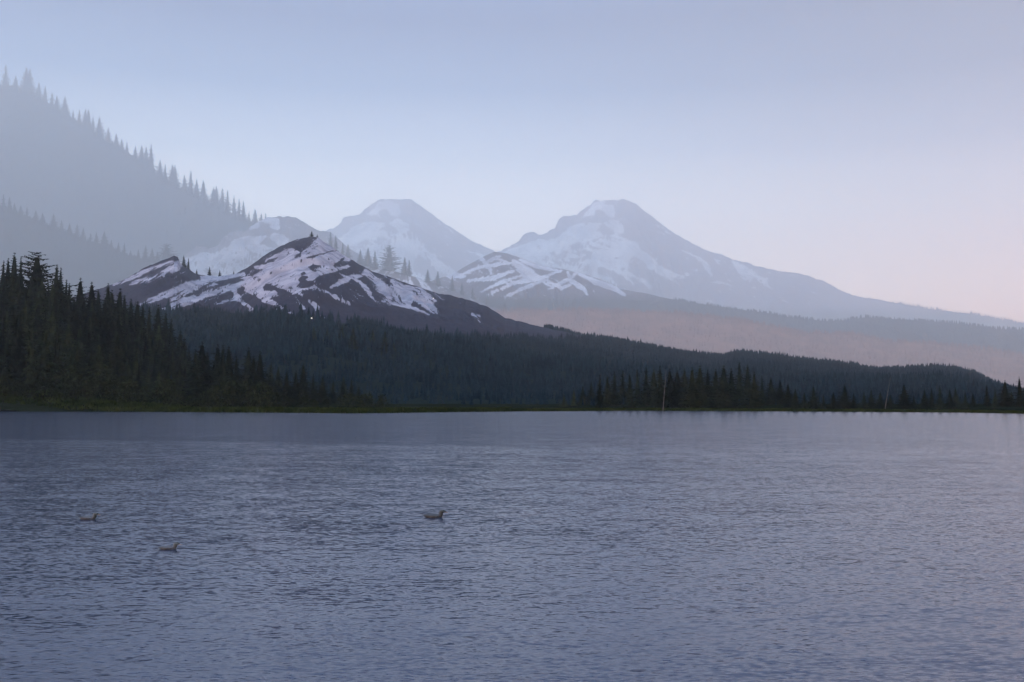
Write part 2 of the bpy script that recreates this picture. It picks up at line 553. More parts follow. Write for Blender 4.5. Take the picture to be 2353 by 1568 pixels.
def attrs_hood(dx, dy, low, seed, extra=None):
    """dx, dy: how far this summit stands from the great mountain's in the photograph (2353-wide)"""
    def f(V, T):
        uu, vv = uv_of(V[:, 0], V[:, 1], V[:, 2])
        U, W = uu * 2.298, vv * 2.298
        X = (U - dx - 1120.3) / 0.3418
        Y = (W - dy - 430.9) / 0.3418
        X = X + 20 * fbm(X / 40, Y / 18, seed, 5, 0.6)
        Y = Y + 12 * fbm(X / 40, Y / 18, seed + 5, 5, 0.6)
        acc = 0
        for ox, oy in JIT:
            q = np.zeros(len(U), bool)
            for p in HOOD_SNOW:
                q |= inside(X + 7 * ox, Y + 5 * oy, p)
            for p in HOOD_ROCK:
                q &= ~inside(X + 7 * ox, Y + 5 * oy, p)
            acc = acc + q
        acc = acc / len(JIT)
        s = acc > 0
        sp = inside(X, Y, HOOD_SPECKLED)
        st = fbm((X + 0.8 * Y) / 46, (Y - 0.28 * X) / 11, seed + 9, 4)
        s &= ~(sp & (st > 0.06))
        # thin bare streaks running down the open snow, thin snow in the gullies of the bare rock
        st2 = fbm((X + Y) / 70, (Y - 0.45 * X) / 9, seed + 13, 4)
        s &= ~(~sp & (st2 > 0.46))
        v = np.where(s, 0.12 + 0.73 * acc, 0.12)
        v = np.where(~s & (st2 < -0.36) & (X < 2200) & (Y > 60), np.maximum(v, 0.1 + smooth((-st2 - 0.36) / 0.12) * 0.5), v)
        if extra is not None:
            wu, wv = uu + 1.2 * fbm(uu / 4, vv / 3, seed + 3, 3), vv + 0.8 * fbm(uu / 4, vv / 3, seed + 4, 3)
            v = np.maximum(v, np.where(streak_field(wu, wv, extra) > 0.5, 0.85, 0))
        return {"snow": v, "wood": smooth((W - low) / 26)}
    return f


D_STREAKS = [(3, [(1060, 630), (1100, 615), (1150, 606), (1200, 604)]), (4, [(1075, 645), (1130, 640), (1180, 622)]), (3.5, [(1120, 678), (1180, 650), (1240, 640), (1290, 622)]), (3, [(1105, 670), (1160, 645), (1200, 632)]),
             (3, [(1160, 682), (1220, 655), (1250, 645)]), (4, [(1195, 597), (1235, 612), (1280, 622)]), (3, [(1250, 642), (1290, 662), (1310, 655)]), (3, [(1260, 665), (1310, 640), (1330, 622)]),
             (4, [(1305, 626), (1312, 645), (1340, 662), (1350, 676)]), (5, [(1330, 630), (1370, 648), (1410, 662), (1435, 678)]), (2.5, [(1140, 592), (1190, 612), (1220, 622)]), (3, [(1120, 600), (1150, 588)])]

# the streaked mountain's snow, in a frame of its own: X = (U - 402.1) / 0.1709, Y = (V - 471.1) / 0.1709
PEAK_SNOW = [
    [(1230, 720), (1380, 655), (1520, 580), (1600, 590), (1700, 640), (1740, 600), (1800, 560), (1880, 470), (1940, 430), (2100, 500), (2360, 700), (2360, 760), (2200, 750), (2130, 800), (2140, 840), (2250, 820), (2340, 800), (2360, 840), (2150, 905), (2000, 930), (1930, 960), (1900, 1000), (1860, 1020), (1760, 1010), (1780, 950), (1700, 950), (1660, 1000), (1690, 1040), (1620, 1100), (1700, 1120), (1800, 1110), (1880, 1075), (2000, 1140), (2150, 1200), (2360, 1320), (2360, 1365), (2200, 1290), (2050, 1200), (1900, 1140), (1720, 1150), (1700, 1180), (1850, 1290), (1950, 1350), (1950, 1400), (1890, 1430), (1860, 1380), (1760, 1250), (1640, 1190), (1600, 1210), (1700, 1320), (1770, 1400), (1700, 1400), (1640, 1280), (1560, 1180), (1450, 1130), (1380, 1120), (1280, 1060), (1200, 1060), (1190, 1150), (1260, 1160), (1350, 1150), (1400, 1220), (1280, 1250), (1400, 1340), (1560, 1420), (1620, 1490), (1540, 1470), (1450, 1400), (1300, 1340), (1180, 1310), (1140, 1260), (1060, 1210), (930, 1160), (940, 1110), (900, 1090), (820, 1110), (850, 1200), (860, 1220), (940, 1240), (900, 1260), (1000, 1350), (1110, 1430), (1040, 1430), (930, 1350), (800, 1280), (680, 1310), (490, 1365), (600, 1310), (760, 1250), (800, 1200), (740, 1130), (850, 1080), (960, 1060), (930, 990), (850, 1000), (900, 960), (1050, 950), (1130, 900), (1200, 860), (1100, 860), (1050, 830), (1180, 790)],
    [(330, 955), (480, 945), (760, 935), (860, 900), (800, 960), (600, 1000), (500, 1040), (600, 1070), (480, 1100), (380, 1110), (330, 1150), (200, 1180), (-60, 1320), (-60, 1270), (150, 1140), (280, 1100), (325, 1050)],
    [(-60, 1395), (0, 1370), (170, 1290), (340, 1190), (470, 1130), (440, 1170), (330, 1230), (200, 1300), (60, 1380), (-60, 1420)],
    [(490, 1190), (540, 1130), (640, 1090), (770, 1050), (700, 1095), (560, 1135), (545, 1160), (665, 1160), (570, 1205)],
    [(1940, 1470), (1990, 1490), (2020, 1520), (1980, 1530)], [(1320, 1370), (1400, 1390), (1440, 1420), (1350, 1400)],
    [(960, 1410), (1010, 1420), (1050, 1436), (1000, 1436)], [(300, 1285), (350, 1265), (320, 1284)],
]
PEAK_ROCK = [
    [(1505, 640), (1550, 622), (1545, 650)], [(1590, 700), (1690, 635), (1700, 660), (1640, 715)], [(1640, 745), (1760, 705), (1980, 650), (2170, 605), (2170, 615), (1980, 668), (1760, 728)],
    [(1780, 835), (1860, 795), (1960, 820), (1960, 860), (1910, 850), (1905, 905), (1840, 870)], [(2020, 850), (2055, 850), (2045, 870)], [(2100, 860), (2140, 860), (2105, 890)],
    [(1100, 990), (1140, 960), (1150, 1010), (1110, 1040)], [(1180, 780), (1300, 730), (1390, 690), (1380, 715), (1250, 790), (1180, 805)], [(1690, 905), (1740, 900), (1760, 930), (1700, 935)],
    [(1660, 980), (1720, 950), (1790, 970), (1740, 1030), (1670, 1020)], [(1510, 1105), (1560, 1095), (1590, 1125), (1540, 1130)], [(1400, 840), (1460, 850), (1430, 862)],
    [(2200, 740), (2290, 700), (2270, 730), (2240, 760)], [(1900, 985), (1990, 960), (1960, 1000)],
]


WOOD_LINE = D([(200, 700), (380, 714), (480, 713), (560, 720), (640, 712), (700, 738), (780, 744), (850, 747), (920, 758), (1000, 766), (1150, 777), (1280, 782), (1360, 775), (1500, 799)])


def attrs_G(V, T):
    uu, vv = uv_of(V[:, 0], V[:, 1], V[:, 2])
    wu = uu + 1.6 * fbm(uu / 4.0, vv / 2.5, 91, 4)
    wv = vv + 1.1 * fbm(uu / 4.0, vv / 2.5, 95, 4)
    X = (wu * 2.298 - 402.1) / 0.1709
    Y = (wv * 2.298 - 471.1) / 0.1709
    s = streak_field(wu, wv, [q for q in STREAKS if q[1][0][0] < 420 or q[1][0][0] > 800])
    s = np.maximum(s, blob(wu, wv, 400, 612, 34, 9, -0.45))
    acc = 0
    for ox, oy in JIT:
        q = np.zeros(len(uu), bool)
        for p in PEAK_SNOW:
            q |= inside(X + 11 * ox, Y + 8 * oy, p)
        for p in PEAK_ROCK:
            q &= ~inside(X + 11 * ox, Y + 8 * oy, p)
        acc = acc + q
    acc = acc / len(JIT)
    q = acc > 0
    # wind and melt draw thin bare streaks down the snow, and leave thin snow in the gullies of the rock
    side = X < 1930
    al = np.where(side, -0.86 * X + 0.5 * Y, 0.80 * X + 0.6 * Y)
    ac = np.where(side, 0.5 * X + 0.86 * Y, -0.6 * X + 0.80 * Y)
    st = 0.6 * fbm(al / 150, ac / 22, 61, 4, 0.6) + 0.55 * fbm(al / 110, ac / 9, 67, 3, 0.6)
    thr = np.where(Y < 1040, 0.27, 0.17)
    s = np.where(q, np.maximum(s, 0.1 + 0.75 * acc), s)
    s = np.where(q, s - smooth((st - thr) / 0.16) * 0.75, s)
    s = np.where(~q & (X > -60) & (st < -0.30) & (Y < 1330), np.maximum(s, smooth((-st - 0.30) / 0.12) * 0.7), s)
    s = np.where((X < 0) | (X > 2360), s - smooth((st - 0.15) / 0.16) * 0.7, s)
    # the same mountain's right shoulder
    hx = (wu * 2.298 + 780 - 1120.3) / 0.3418
    hy = (wv * 2.298 - 55 - 430.9) / 0.3418
    for p in HOOD_SNOW[3:5]:
        s = np.where(inside(hx, hy, p), 0.7, s)
    rocky = blob(wu, wv, 706, 553, 20, 6, -0.5)
    s = np.where(rocky > 0.5, 0.1, s)
    rocky = blob(wu, wv, 400, 592, 12, 6, -0.5)
    s = np.where(rocky > 0.5, 0.1, s)
    wl = np.interp(uu, WOOD_LINE[:, 0], WOOD_LINE[:, 1]) + 2.5 * fbm(uu / 8.0, vv / 5.0, 33, 3)
    wood = smooth((vv - wl) / 1.5 + 0.5)
    wood = np.where(uu > 1500 / 2.298, 1.0, wood)
    s = np.where(wood > 0.4, 0.0, s)
    return {"snow": s, "wood": wood}


def attrs_snow(peaks, seed, low_v, amount=0.5, cuts=(), adds=(), stretch=3.0):
    """snow fields radiating down from the summits (2353-wide), thinning out below low_v"""
    def f(V, T):
        uu, vv = uv_of(V[:, 0], V[:, 1], V[:, 2])
        s = np.zeros(len(uu))
        U, Vv = uu * 2.298, vv * 2.298
        for (pu, pv, reach) in peaks:
            du, dv = U - pu, Vv - pv
            ang = np.arctan2(du, dv + 30)
            rad = np.hypot(du, dv)
            nz = fbm(ang * 9, rad / (22 * stretch), seed, 5) * 0.9 + 0.35 * fbm(U / 16, Vv / 5, seed + 7, 4)
            val = amount + nz - 0.5 * smooth((rad - reach * 0.55) / (reach * 0.6)) * 1.1
            s = np.maximum(s, val)
        s -= smooth((Vv - low_v) / 45) * 0.8
        wu, wv = uu + 2 * fbm(uu / 4, vv / 3, seed + 3, 3), vv + 1.5 * fbm(uu / 4, vv / 3, seed + 4, 3)
        for c in adds:
            s = np.where(blob(wu, wv, *c) > 0.5, np.maximum(s, 0.75), s)
        for c in cuts:
            s = np.where(blob(wu, wv, *c) > 0.5, np.minimum(s, 0.2), s)
        return {"snow": np.clip(s, 0, 1), "wood": smooth((Vv - low_v - 25) / 20)}
    return f


# ------------------------------------------------------------ ground and lake bed, one sheet to the horizon
xs = np.array([-13200, -5500, -3000, -1000, -300, 0, 300, 1000, 3000, 5500, 13200], float)
ys = np.array([-290, -200, 0, 150, 200, 500, 1500, 5000, 9000, 21200], float)
X, Yg = np.meshgrid(xs, ys)
Zg = np.where(Yg < 190, -1.6, -0.6)
tag(mesh("ground", np.stack([X, Yg, Zg], -1).reshape(-1, 3), grid_faces(len(xs), len(ys)), M["bed"]), kind="structure")

# ------------------------------------------------------------ the ranges, far to near
MT = {}
D_C3, D_C2, D_A, D_C1, D_B, D_D, D_E, D_F, D_G = 17000.0, 18400.0, 10400.0, 10100.0, 6900.0, 8500.0, 7000.0, 6500.0, 1100.0
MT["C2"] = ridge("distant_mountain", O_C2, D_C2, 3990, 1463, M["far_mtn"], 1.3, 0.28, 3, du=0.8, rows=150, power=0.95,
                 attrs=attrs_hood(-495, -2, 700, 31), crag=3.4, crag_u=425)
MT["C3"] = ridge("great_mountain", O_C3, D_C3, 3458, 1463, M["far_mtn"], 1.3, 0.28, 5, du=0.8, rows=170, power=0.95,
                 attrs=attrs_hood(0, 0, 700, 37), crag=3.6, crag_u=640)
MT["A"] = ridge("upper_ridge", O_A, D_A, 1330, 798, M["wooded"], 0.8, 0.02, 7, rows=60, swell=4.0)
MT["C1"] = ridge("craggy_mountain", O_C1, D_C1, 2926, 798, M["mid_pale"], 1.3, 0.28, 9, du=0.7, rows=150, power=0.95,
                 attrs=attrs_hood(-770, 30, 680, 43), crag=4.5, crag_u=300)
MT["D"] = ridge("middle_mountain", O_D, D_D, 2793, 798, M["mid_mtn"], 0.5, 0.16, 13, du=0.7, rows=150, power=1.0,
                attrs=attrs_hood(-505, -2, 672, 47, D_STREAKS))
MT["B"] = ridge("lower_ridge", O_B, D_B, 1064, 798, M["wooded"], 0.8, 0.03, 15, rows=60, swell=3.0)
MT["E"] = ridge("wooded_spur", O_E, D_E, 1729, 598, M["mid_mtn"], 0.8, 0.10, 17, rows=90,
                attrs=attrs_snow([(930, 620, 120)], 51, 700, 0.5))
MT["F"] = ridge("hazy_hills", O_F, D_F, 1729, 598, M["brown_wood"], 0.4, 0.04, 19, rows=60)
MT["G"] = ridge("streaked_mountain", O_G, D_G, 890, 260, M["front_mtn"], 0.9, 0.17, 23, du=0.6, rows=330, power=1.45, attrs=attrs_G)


# ------------------------------------------------------------ near land: flat shore strip, knoll of the shore forest
SHORE = D([(-400, 946), (0, 945), (400, 947), (850, 950), (1100, 946), (1500, 944), (1900, 946), (2200, 948), (2353, 951), (2800, 951)])


def shore_y(a):
    """distance of the waterline along direction a = x/y"""
    u = 512 + FPX * a * (math.cos(PITCH) + 0.0)
    v = np.interp(u, SHORE[:, 0], SHORE[:, 1])
    return -CAM_H / np.array([tz(q) for q in np.atleast_1d(v)])


O_I = D([(-1600, 640), (-500, 570), (-200, 580), (0, 603), (60, 600), (130, 625), (160, 655), (230, 662), (300, 690), (365, 714), (400, 750), (425, 785), (450, 812), (520, 806), (600, 815), (650, 850), (720, 860), (800, 875), (850, 900), (900, 915), (1000, 925)])
KY = 300.0                                  # distance of the knoll's crest
TREE_H = 15.0


def knoll_top(u):
    z = CAM_H + ray(u, np.interp(u, O_I[:, 0], O_I[:, 1]))[1] * KY - TREE_H
    z = np.where(u > 440 / 2.298, 0.0, z) * smooth((470 / 2.298 - u) / 25)
    return np.maximum(z, 0.0)


def land_z(x, y):
    x, y = np.asarray(x, float), np.asarray(y, float)
    a = x / y
    u = 512 + FPX * a * math.cos(PITCH)
    sy = np.interp(a, _AA, _SY)
    d = y - sy
    z = 0.25 * smooth(d / 4.0) - 0.35 * (1 - smooth(d / 3.0 + 0.5)) + 0.9 * smooth(d / 60.0)
    k = np.where(y < KY, ((y - 172).clip(0) / (KY - 172)) ** 1.05, 1 - smooth((y - KY) / 120.0))
    z = z + knoll_top(u) * k + 0.12 * fbm(x / 3, y / 3, 71, 3)
    return z


_AA = np.linspace(-1.6, 1.6, 400)
_SY = shore_y(_AA) + 2.0 * fbm(_AA * 30, _AA * 0, 77, 4) + 0.6
aa = np.linspace(-1.3, 1.3, 700)
rows_y = np.concatenate([np.linspace(-4, 25, 70), np.linspace(27, 290, 90)])
Vl = []
sy_ = np.interp(aa, _AA, _SY)
for d in rows_y:
    y = sy_ + d
    x = aa * y
    Vl.append(np.stack([x, y, land_z(x, y)], -1))
tag(mesh("shore_land", np.array(Vl).reshape(-1, 3), grid_faces(len(aa), len(rows_y)), M["soil"], smoothed=True), kind="structure")


def ground_at(x, y):
    """highest ground under a point: the shore land or the foothills of the streaked mountain"""
    return float(np.maximum(land_z(x, y) if y < 460 else -1, MT["G"][1](x, y)))


# ------------------------------------------------------------ water
def water_mat():
    m, t, b = new_mat("lake_water")
    b.inputs["Base Color"].default_value = (0.040, 0.050, 0.084, 1)
    b.inputs["IOR"].default_value = 1.333
    b.inputs["Roughness"].default_value = 0.16
    b.inputs["Specular IOR Level"].default_value = 0.5
    g = t.nodes.new("ShaderNodeNewGeometry")
    sp = t.nodes.new("ShaderNodeSeparateXYZ")
    t.links.new(g.outputs["Position"], sp.inputs[0])

    def math_(op, a, b_=None, c=None):
        n = t.nodes.new("ShaderNodeMath")
        n.operation = op
        for i, q in enumerate((a, b_, c)):
            if q is None:
                continue
            if isinstance(q, (int, float)):
                n.inputs[i].default_value = q
            else:
                t.links.new(q, n.inputs[i])
        return n.outputs[0]

    def noise(sx, sy, scale, detail=3.0, rough=0.55, rot=0.12, dist=0.0):
        mp = t.nodes.new("ShaderNodeMapping")
        mp.inputs["Rotation"].default_value = (0, 0, rot)
        mp.inputs["Scale"].default_value = (sx, sy, 1)
        t.links.new(g.outputs["Position"], mp.inputs[0])
        n = t.nodes.new("ShaderNodeTexNoise")
        n.inputs["Scale"].default_value = scale
        n.inputs["Detail"].default_value = detail
        n.inputs["Roughness"].default_value = rough
        n.inputs["Distortion"].default_value = dist
        t.links.new(mp.outputs[0], n.inputs["Vector"])
        return n.outputs["Fac"]
    def tilt(sx, sy, scale, amp, detail=2.0, rot=0.12, dist=0.0):
        """a slope field: two independent noises, read as the tilt of the surface in x and in y"""
        mp = t.nodes.new("ShaderNodeMapping")
        mp.inputs["Rotation"].default_value = (0, 0, rot)
        mp.inputs["Scale"].default_value = (sx, sy, 1)
        t.links.new(g.outputs["Position"], mp.inputs[0])
        n = t.nodes.new("ShaderNodeTexNoise")
        n.inputs["Scale"].default_value = scale
        n.inputs["Detail"].default_value = detail
        n.inputs["Distortion"].default_value = dist
        t.links.new(mp.outputs[0], n.inputs["Vector"])
        q = t.nodes.new("ShaderNodeVectorMath")
        q.operation = 'SUBTRACT'
        t.links.new(n.outputs["Color"], q.inputs[0])
        q.inputs[1].default_value = (0.5, 0.5, 0.5)
        k = t.nodes.new("ShaderNodeVectorMath")
        k.operation = 'MULTIPLY'
        t.links.new(q.outputs[0], k.inputs[0])
        k.inputs[1].default_value = (amp * 0.7, amp, 0)
        return k.outputs[0]

    def vadd(a_, b_):
        n = t.nodes.new("ShaderNodeVectorMath")
        n.operation = 'ADD'
        t.links.new(a_, n.inputs[0])
        t.links.new(b_, n.inputs[1])
        return n.outputs[0]
    W = WAVES
    sl = tilt(0.45, 1.0, 27.0, W[0], 2.0, 0.16, 0.3)
    sl = vadd(sl, tilt(0.36, 1.0, 12.0, W[1], 2.0, 0.14, 0.3))
    sl = vadd(sl, tilt(0.32, 1.0, 3.0, W[2], 2.0, -0.08))
    sl = vadd(sl, tilt(0.40, 1.0, 1.1, W[3], 2.0, 0.10))
    sl = vadd(sl, tilt(0.50, 1.0, 0.10, W[4], 2.0, 0.05))
    # wind line: the far water is calmer and mirrors the woods; the border wanders
    edge = noise(1.0, 1.0, 0.05, 4.0)
    # border: y = 43 - 0.33 x (far water beyond it)
    by = math_('MULTIPLY_ADD', sp.outputs["X"], -0.34, 43.0)
    dd = math_('SUBTRACT', sp.outputs["Y"], by)
    dd = math_('ADD', dd, math_('MULTIPLY_ADD', edge, 5.0, -2.5))
    mp = t.nodes.new("ShaderNodeMapRange")
    mp.interpolation_type = 'SMOOTHSTEP'
    mp.inputs[1].default_value, mp.inputs[2].default_value = -0.6, 0.9
    mp.inputs[3].default_value, mp.inputs[4].default_value = 1.0, 0.42
    t.links.new(dd, mp.inputs[0])
    gust = noise(1.0, 2.4, 0.10, 4.0, 0.6, 0.1)
    gm = t.nodes.new("ShaderNodeMapRange")
    gm.inputs[1].default_value, gm.inputs[2].default_value = 0.3, 0.7
    gm.inputs[3].default_value, gm.inputs[4].default_value = 0.65, 1.15
    t.links.new(gust, gm.inputs[0])
    st = math_('MULTIPLY', mp.outputs[0], gm.outputs[0])
    vs = t.nodes.new("ShaderNodeVectorMath")
    vs.operation = 'SCALE'
    t.links.new(sl, vs.inputs[0])
    t.links.new(st, vs.inputs["Scale"])
    up = t.nodes.new("ShaderNodeVectorMath")
    up.operation = 'ADD'
    t.links.new(vs.outputs[0], up.inputs[0])
    up.inputs[1].default_value = (0, 0, 1)
    nn = t.nodes.new("ShaderNodeVectorMath")
    nn.operation = 'NORMALIZE'
    t.links.new(up.outputs[0], nn.inputs[0])
    t.links.new(nn.outputs[0], b.inputs["Normal"])
    return m


WAVES = (0.50, 0.27, 0.11, 0.09, 0.02)
M["water"] = water_mat()
xa = np.linspace(-1.8, 1.8, 120)
yrows = np.concatenate([[-60, -20], np.geomspace(1.0, 140, 60), [150, 160, 170, 180, 190]])
Vw = []
for y in yrows:
    Vw.append(np.stack([xa * max(abs(y), 60.0), np.full(len(xa), y), np.zeros(len(xa))], -1))
tag(mesh("lake", np.array(Vw).reshape(-1, 3), grid_faces(len(xa), len(yrows)), M["water"], smoothed=True), kind="structure")


# ------------------------------------------------------------ conifers
def crown_mesh(seed, tiers=26, base_w=0.20, droop=0.25, per=9, irregular=0.25, bare=0.06, power=0.85, sprigs=5, top_w=0.012, ragged=1.0):
    """unit-height conifer crown: whorls of boughs, every bough a spray of small needle clumps"""
    rr = random.Random(seed)
    V, F = [], []

    def tri(a, b, c):
        n = len(V)
        V.extend([a, b, c])
        F.append((n, n + 1, n + 2))
    lean = [rr.uniform(0.75, 1.25) for _ in range(8)]
    for i in range(tiers):
        q = (i + rr.uniform(-0.3, 0.3)) / (tiers - 1)
        q = min(max(q, 0), 1)
        z = bare + (0.985 - bare) * q
        wd = base_w * ((1 - q) ** power) * (1 + irregular * rr.uniform(-1, 1)) + top_w
        wd *= smooth_f((q + 0.12) / 0.22)
        nb = max(4, int(per * (0.5 + 0.8 * (1 - q))))
        ph = rr.uniform(0, 6.28)
        for k in range(nb):
            an = ph + 6.283 * k / nb + rr.uniform(-0.25, 0.25)
            L_ = wd * (1 + irregular * 1.1 * rr.uniform(-1, 0.7)) * lean[int(an / 6.284 * 8) % 8]
            up = (0.30 - droop * (1 - q) * 1.6) * L_
            z = bare + (0.985 - bare) * min(1.0, max(0.0, q + rr.uniform(-0.6, 0.6) / tiers))
            ca, sa = math.cos(an), math.sin(an)
            ns = max(2, int(sprigs * (0.4 + L_ / base_w * 0.8)))
            for s in range(ns):
                f0 = (s + 0.1) / ns
                f1 = min(1.0, f0 + 1.3 / ns)
                r0, r1 = L_ * f0, L_ * f1
                z0 = z + up * f0 - 0.03 * f0 * f0 * L_ / base_w * ragged
                z1 = z + up * f1 - 0.05 * f1 * f1 * L_ / base_w * ragged * rr.uniform(0.3, 1.5)
                hw = (0.014 + 0.30 * L_ * (1 - f0)) * rr.uniform(0.6, 1.2)
                for sg in (-1, 1):
                    j = rr.uniform(0.3, 1.0) * sg * hw
                    tri((ca * r0, sa * r0, z0 + 0.004),
                        (ca * r1 * 1.02, sa * r1 * 1.02, z1),
                        (ca * (r0 + r1) * 0.5 - sa * j * 1.3, sa * (r0 + r1) * 0.5 + ca * j * 1.3, (z0 + z1) * 0.5 - abs(hw) * rr.uniform(0.1, 0.7)))
    # the dark heart of the crown, where boughs close up
    nc = 7
    for i in range(5):
        z0, z1 = bare + 0.02 + (0.86 - bare) * i / 5, bare + 0.02 + (0.86 - bare) * (i + 1.25) / 5
        w0 = 0.55 * base_w * (1 - i / 5.6)
        w1 = 0.35 * base_w * (1 - (i + 1.25) / 6.4)
        for k in range(nc):
            a0, a1 = 6.283 * k / nc + i, 6.283 * (k + 1) / nc + i
            j = rr.uniform(0.75, 1.2)
            tri((w0 * j * math.cos(a0), w0 * j * math.sin(a0), z0), (w0 * math.cos(a1), w0 * math.sin(a1), z0 + rr.uniform(-0.02, 0.02)), (w1 * math.cos(a1), w1 * math.sin(a1), z1))
            tri((w0 * j * math.cos(a0), w0 * j * math.sin(a0), z0), (w1 * math.cos(a1), w1 * math.sin(a1), z1), (w1 * math.cos(a0), w1 * math.sin(a0), z1))
    # leader
    for k in range(4):
        an = k * 1.57
        tri((math.cos(an) * 0.004, math.sin(an) * 0.004, 0.93), (0, 0, 1.0), (math.cos(an + 1.5) * 0.004, math.sin(an + 1.5) * 0.004, 0.93))
    return np.array(V, float), np.array(F, int)


def smooth_f(t):
    t = min(max(t, 0), 1)
    return t * t * (3 - 2 * t)


def trunk_mesh(r0=0.016, h=0.97, n=6):
    V, F = [], []
    lv = [(0, r0 * 1.5), (0.03, r0), (0.4, r0 * 0.7), (h, r0 * 0.08)]
    for z, r in lv:
        for k in range(n):
            V.append((r * math.cos(6.283 * k / n), r * math.sin(6.283 * k / n), z))
    for i in range(len(lv) - 1):
        for k in range(n):
            F.append((i * n + k, i * n + (k + 1) % n, (i + 1) * n + (k + 1) % n, (i + 1) * n + k))
    return V, F


KINDS = {
    "spire": dict(base_w=0.15, tiers=30, droop=0.30, per=9, power=1.0),
    "narrow": dict(base_w=0.105, tiers=30, droop=0.34, per=8, power=0.92, irregular=0.35),
    "full": dict(base_w=0.21, tiers=28, droop=0.18, per=11, power=1.0, bare=0.03),
    "open": dict(base_w=0.17, tiers=19, droop=0.10, per=7, power=0.95, irregular=0.45, ragged=0.6),
    "broad": dict(base_w=0.30, tiers=22, droop=0.02, per=9, power=0.62, irregular=0.42, ragged=0.4, sprigs=7, top_w=0.05),
    "ragged": dict(base_w=0.13, tiers=22, droop=0.38, per=7, power=0.95, irregular=0.6, ragged=1.6),
}
CROWNS = {}
for kname, kw in KINDS.items():
    CROWNS[kname] = []
    for s in range(3):
        V_, F_ = crown_mesh(100 + s * 17 + len(kname), **kw)
        for mk in ("needles", "needles_green"):
            me = bpy.data.meshes.new("crown")
            me.from_pydata(V_.tolist(), [], F_.tolist())
            me.materials.append(M[mk])
            CROWNS[kname].append((mk, me))
tv, tf = trunk_mesh()
TRUNK = bpy.data.meshes.new("trunk")
TRUNK.from_pydata(tv, [], tf)
TRUNK.materials.append(M["bark"])

COUNT = [0]


def tree(x, y, z, h, kind="spire", label="", group=None, mat="needles", wscale=1.0, parts=True, cat="conifer", name="conifer_tree"):
    e = bpy.data.objects.new(name, None)
    e.empty_display_size = 0.5
    COL.objects.link(e)
    e.location = (x, y, z - 0.01 * h)
    e.rotation_euler = (random.uniform(-0.02, 0.02), random.uniform(-0.02, 0.02), random.uniform(0, 6.28))
    e.scale = (h * wscale, h * wscale, h)
    tag(e, label, cat, group)
    ms = [me for mk, me in CROWNS[kind] if mk == mat]
    c = bpy.data.objects.new("crown", random.choice(ms))
    COL.objects.link(c)
    c.parent = e
    t = bpy.data.objects.new("trunk", TRUNK)
    COL.objects.link(t)
    t.parent = e
    COUNT[0] += 1
    return e


def tree_px(u2, v2, Y, kind="spire", label="", group=None, mat="needles", wscale=1.0, ground=None, minh=1.0, **kw):
    """a tree whose tip stands at (u2, v2) of the 2353-wide photograph when rooted at distance Y"""
    x, y, zt = at(u2 / 2.298, v2 / 2.298, Y)
    zb = ground_at(x, y) if ground is None else float(ground(x, y))
    return tree(x, y, zb, max(zt - zb, minh), kind, label, group, mat, wscale, **kw)


# ---- far woods: many small conifers in one mesh
def low_tree(nseg=5, tiers=3):
    V, F = [], []
    for i in range(tiers):
        z0 = i / tiers * 0.75
        z1 = z0 + (1 - z0) * 0.62 if i < tiers - 1 else 1.0
        r = 0.22 * (1 - i / tiers * 0.8)
        b = len(V)
        for k in range(nseg):
            an = 6.283 * k / nseg + i
            V.append((r * math.cos(an), r * math.sin(an), z0))
        V.append((0, 0, z1))
        for k in range(nseg):
            F.append((b + k, b + (k + 1) % nseg, b + nseg))
    return np.array(V), np.array(F)


LTV, LTF = low_tree()


def wood(name, pts, heights, mat, label):
    """pts Nx3, one mesh of little trees, each turned, widened and bent a little of its own"""
    n = len(pts)
    an = RNG.uniform(0, 6.28, n)
    wv = RNG.uniform(0.7, 1.35, n)
    V = np.empty((n, len(LTV), 3))
    c, s = np.cos(an), np.sin(an)
    jit = 1 + RNG.uniform(-0.35, 0.35, (n, len(LTV)))
    V[:, :, 0] = (LTV[None, :, 0] * c[:, None] - LTV[None, :, 1] * s[:, None]) * (heights * wv)[:, None] * jit
    V[:, :, 1] = (LTV[None, :, 0] * s[:, None] + LTV[None, :, 1] * c[:, None]) * (heights * wv)[:, None] * jit
    V[:, :, 2] = LTV[None, :, 2] * heights[:, None]
    V += pts[:, None, :]
    F = (LTF[None] + (np.arange(n) * len(LTV))[:, None, None]).reshape(-1, 3)
    o = mesh(name, V.reshape(-1, 3), F, mat)
    return tag(o, label=label, cat="forest", kind="stuff")


def scatter(n, u0, u1, O, y0, y1, hfun, hmin, hmax, keep=None, crest=0):
    """random points on a slope between two distances, with heights; `crest` extra ones right on the crest at y1"""
    u = RNG.uniform(u0, u1, n) / 2.298
    y = y0 + (y1 - y0) * RNG.uniform(0, 1, n) ** 0.8
    if crest:
        u = np.concatenate([u, RNG.uniform(u0, u1, crest) / 2.298])
        y = np.concatenate([y, np.full(crest, y1) - RNG.uniform(0, (y1 - y0) * 0.02, crest)])
    x = tx(u) * y
    z = hfun(x, y)
    h = RNG.uniform(hmin, hmax, len(x)) * (0.75 + 0.5 * vnoise(x / hmax / 3, y / hmax / 3, 5))
    P = np.stack([x, y, z - 0.3], -1)
    if keep is not None:
        m = keep(*uv_of(x, y, z), h)
        P, h = P[m], h[m]
    return P, h


# foothill woods of the streaked mountain
def keepG(uu, vv, h):
    wl = np.interp(uu, WOOD_LINE[:, 0], WOOD_LINE[:, 1])
    dens = smooth((vv - wl) / 4.0 + 0.25)
    dens = np.where(uu > 620, 1.0, dens)
    return (RNG.uniform(0, 1, len(uu)) < dens)


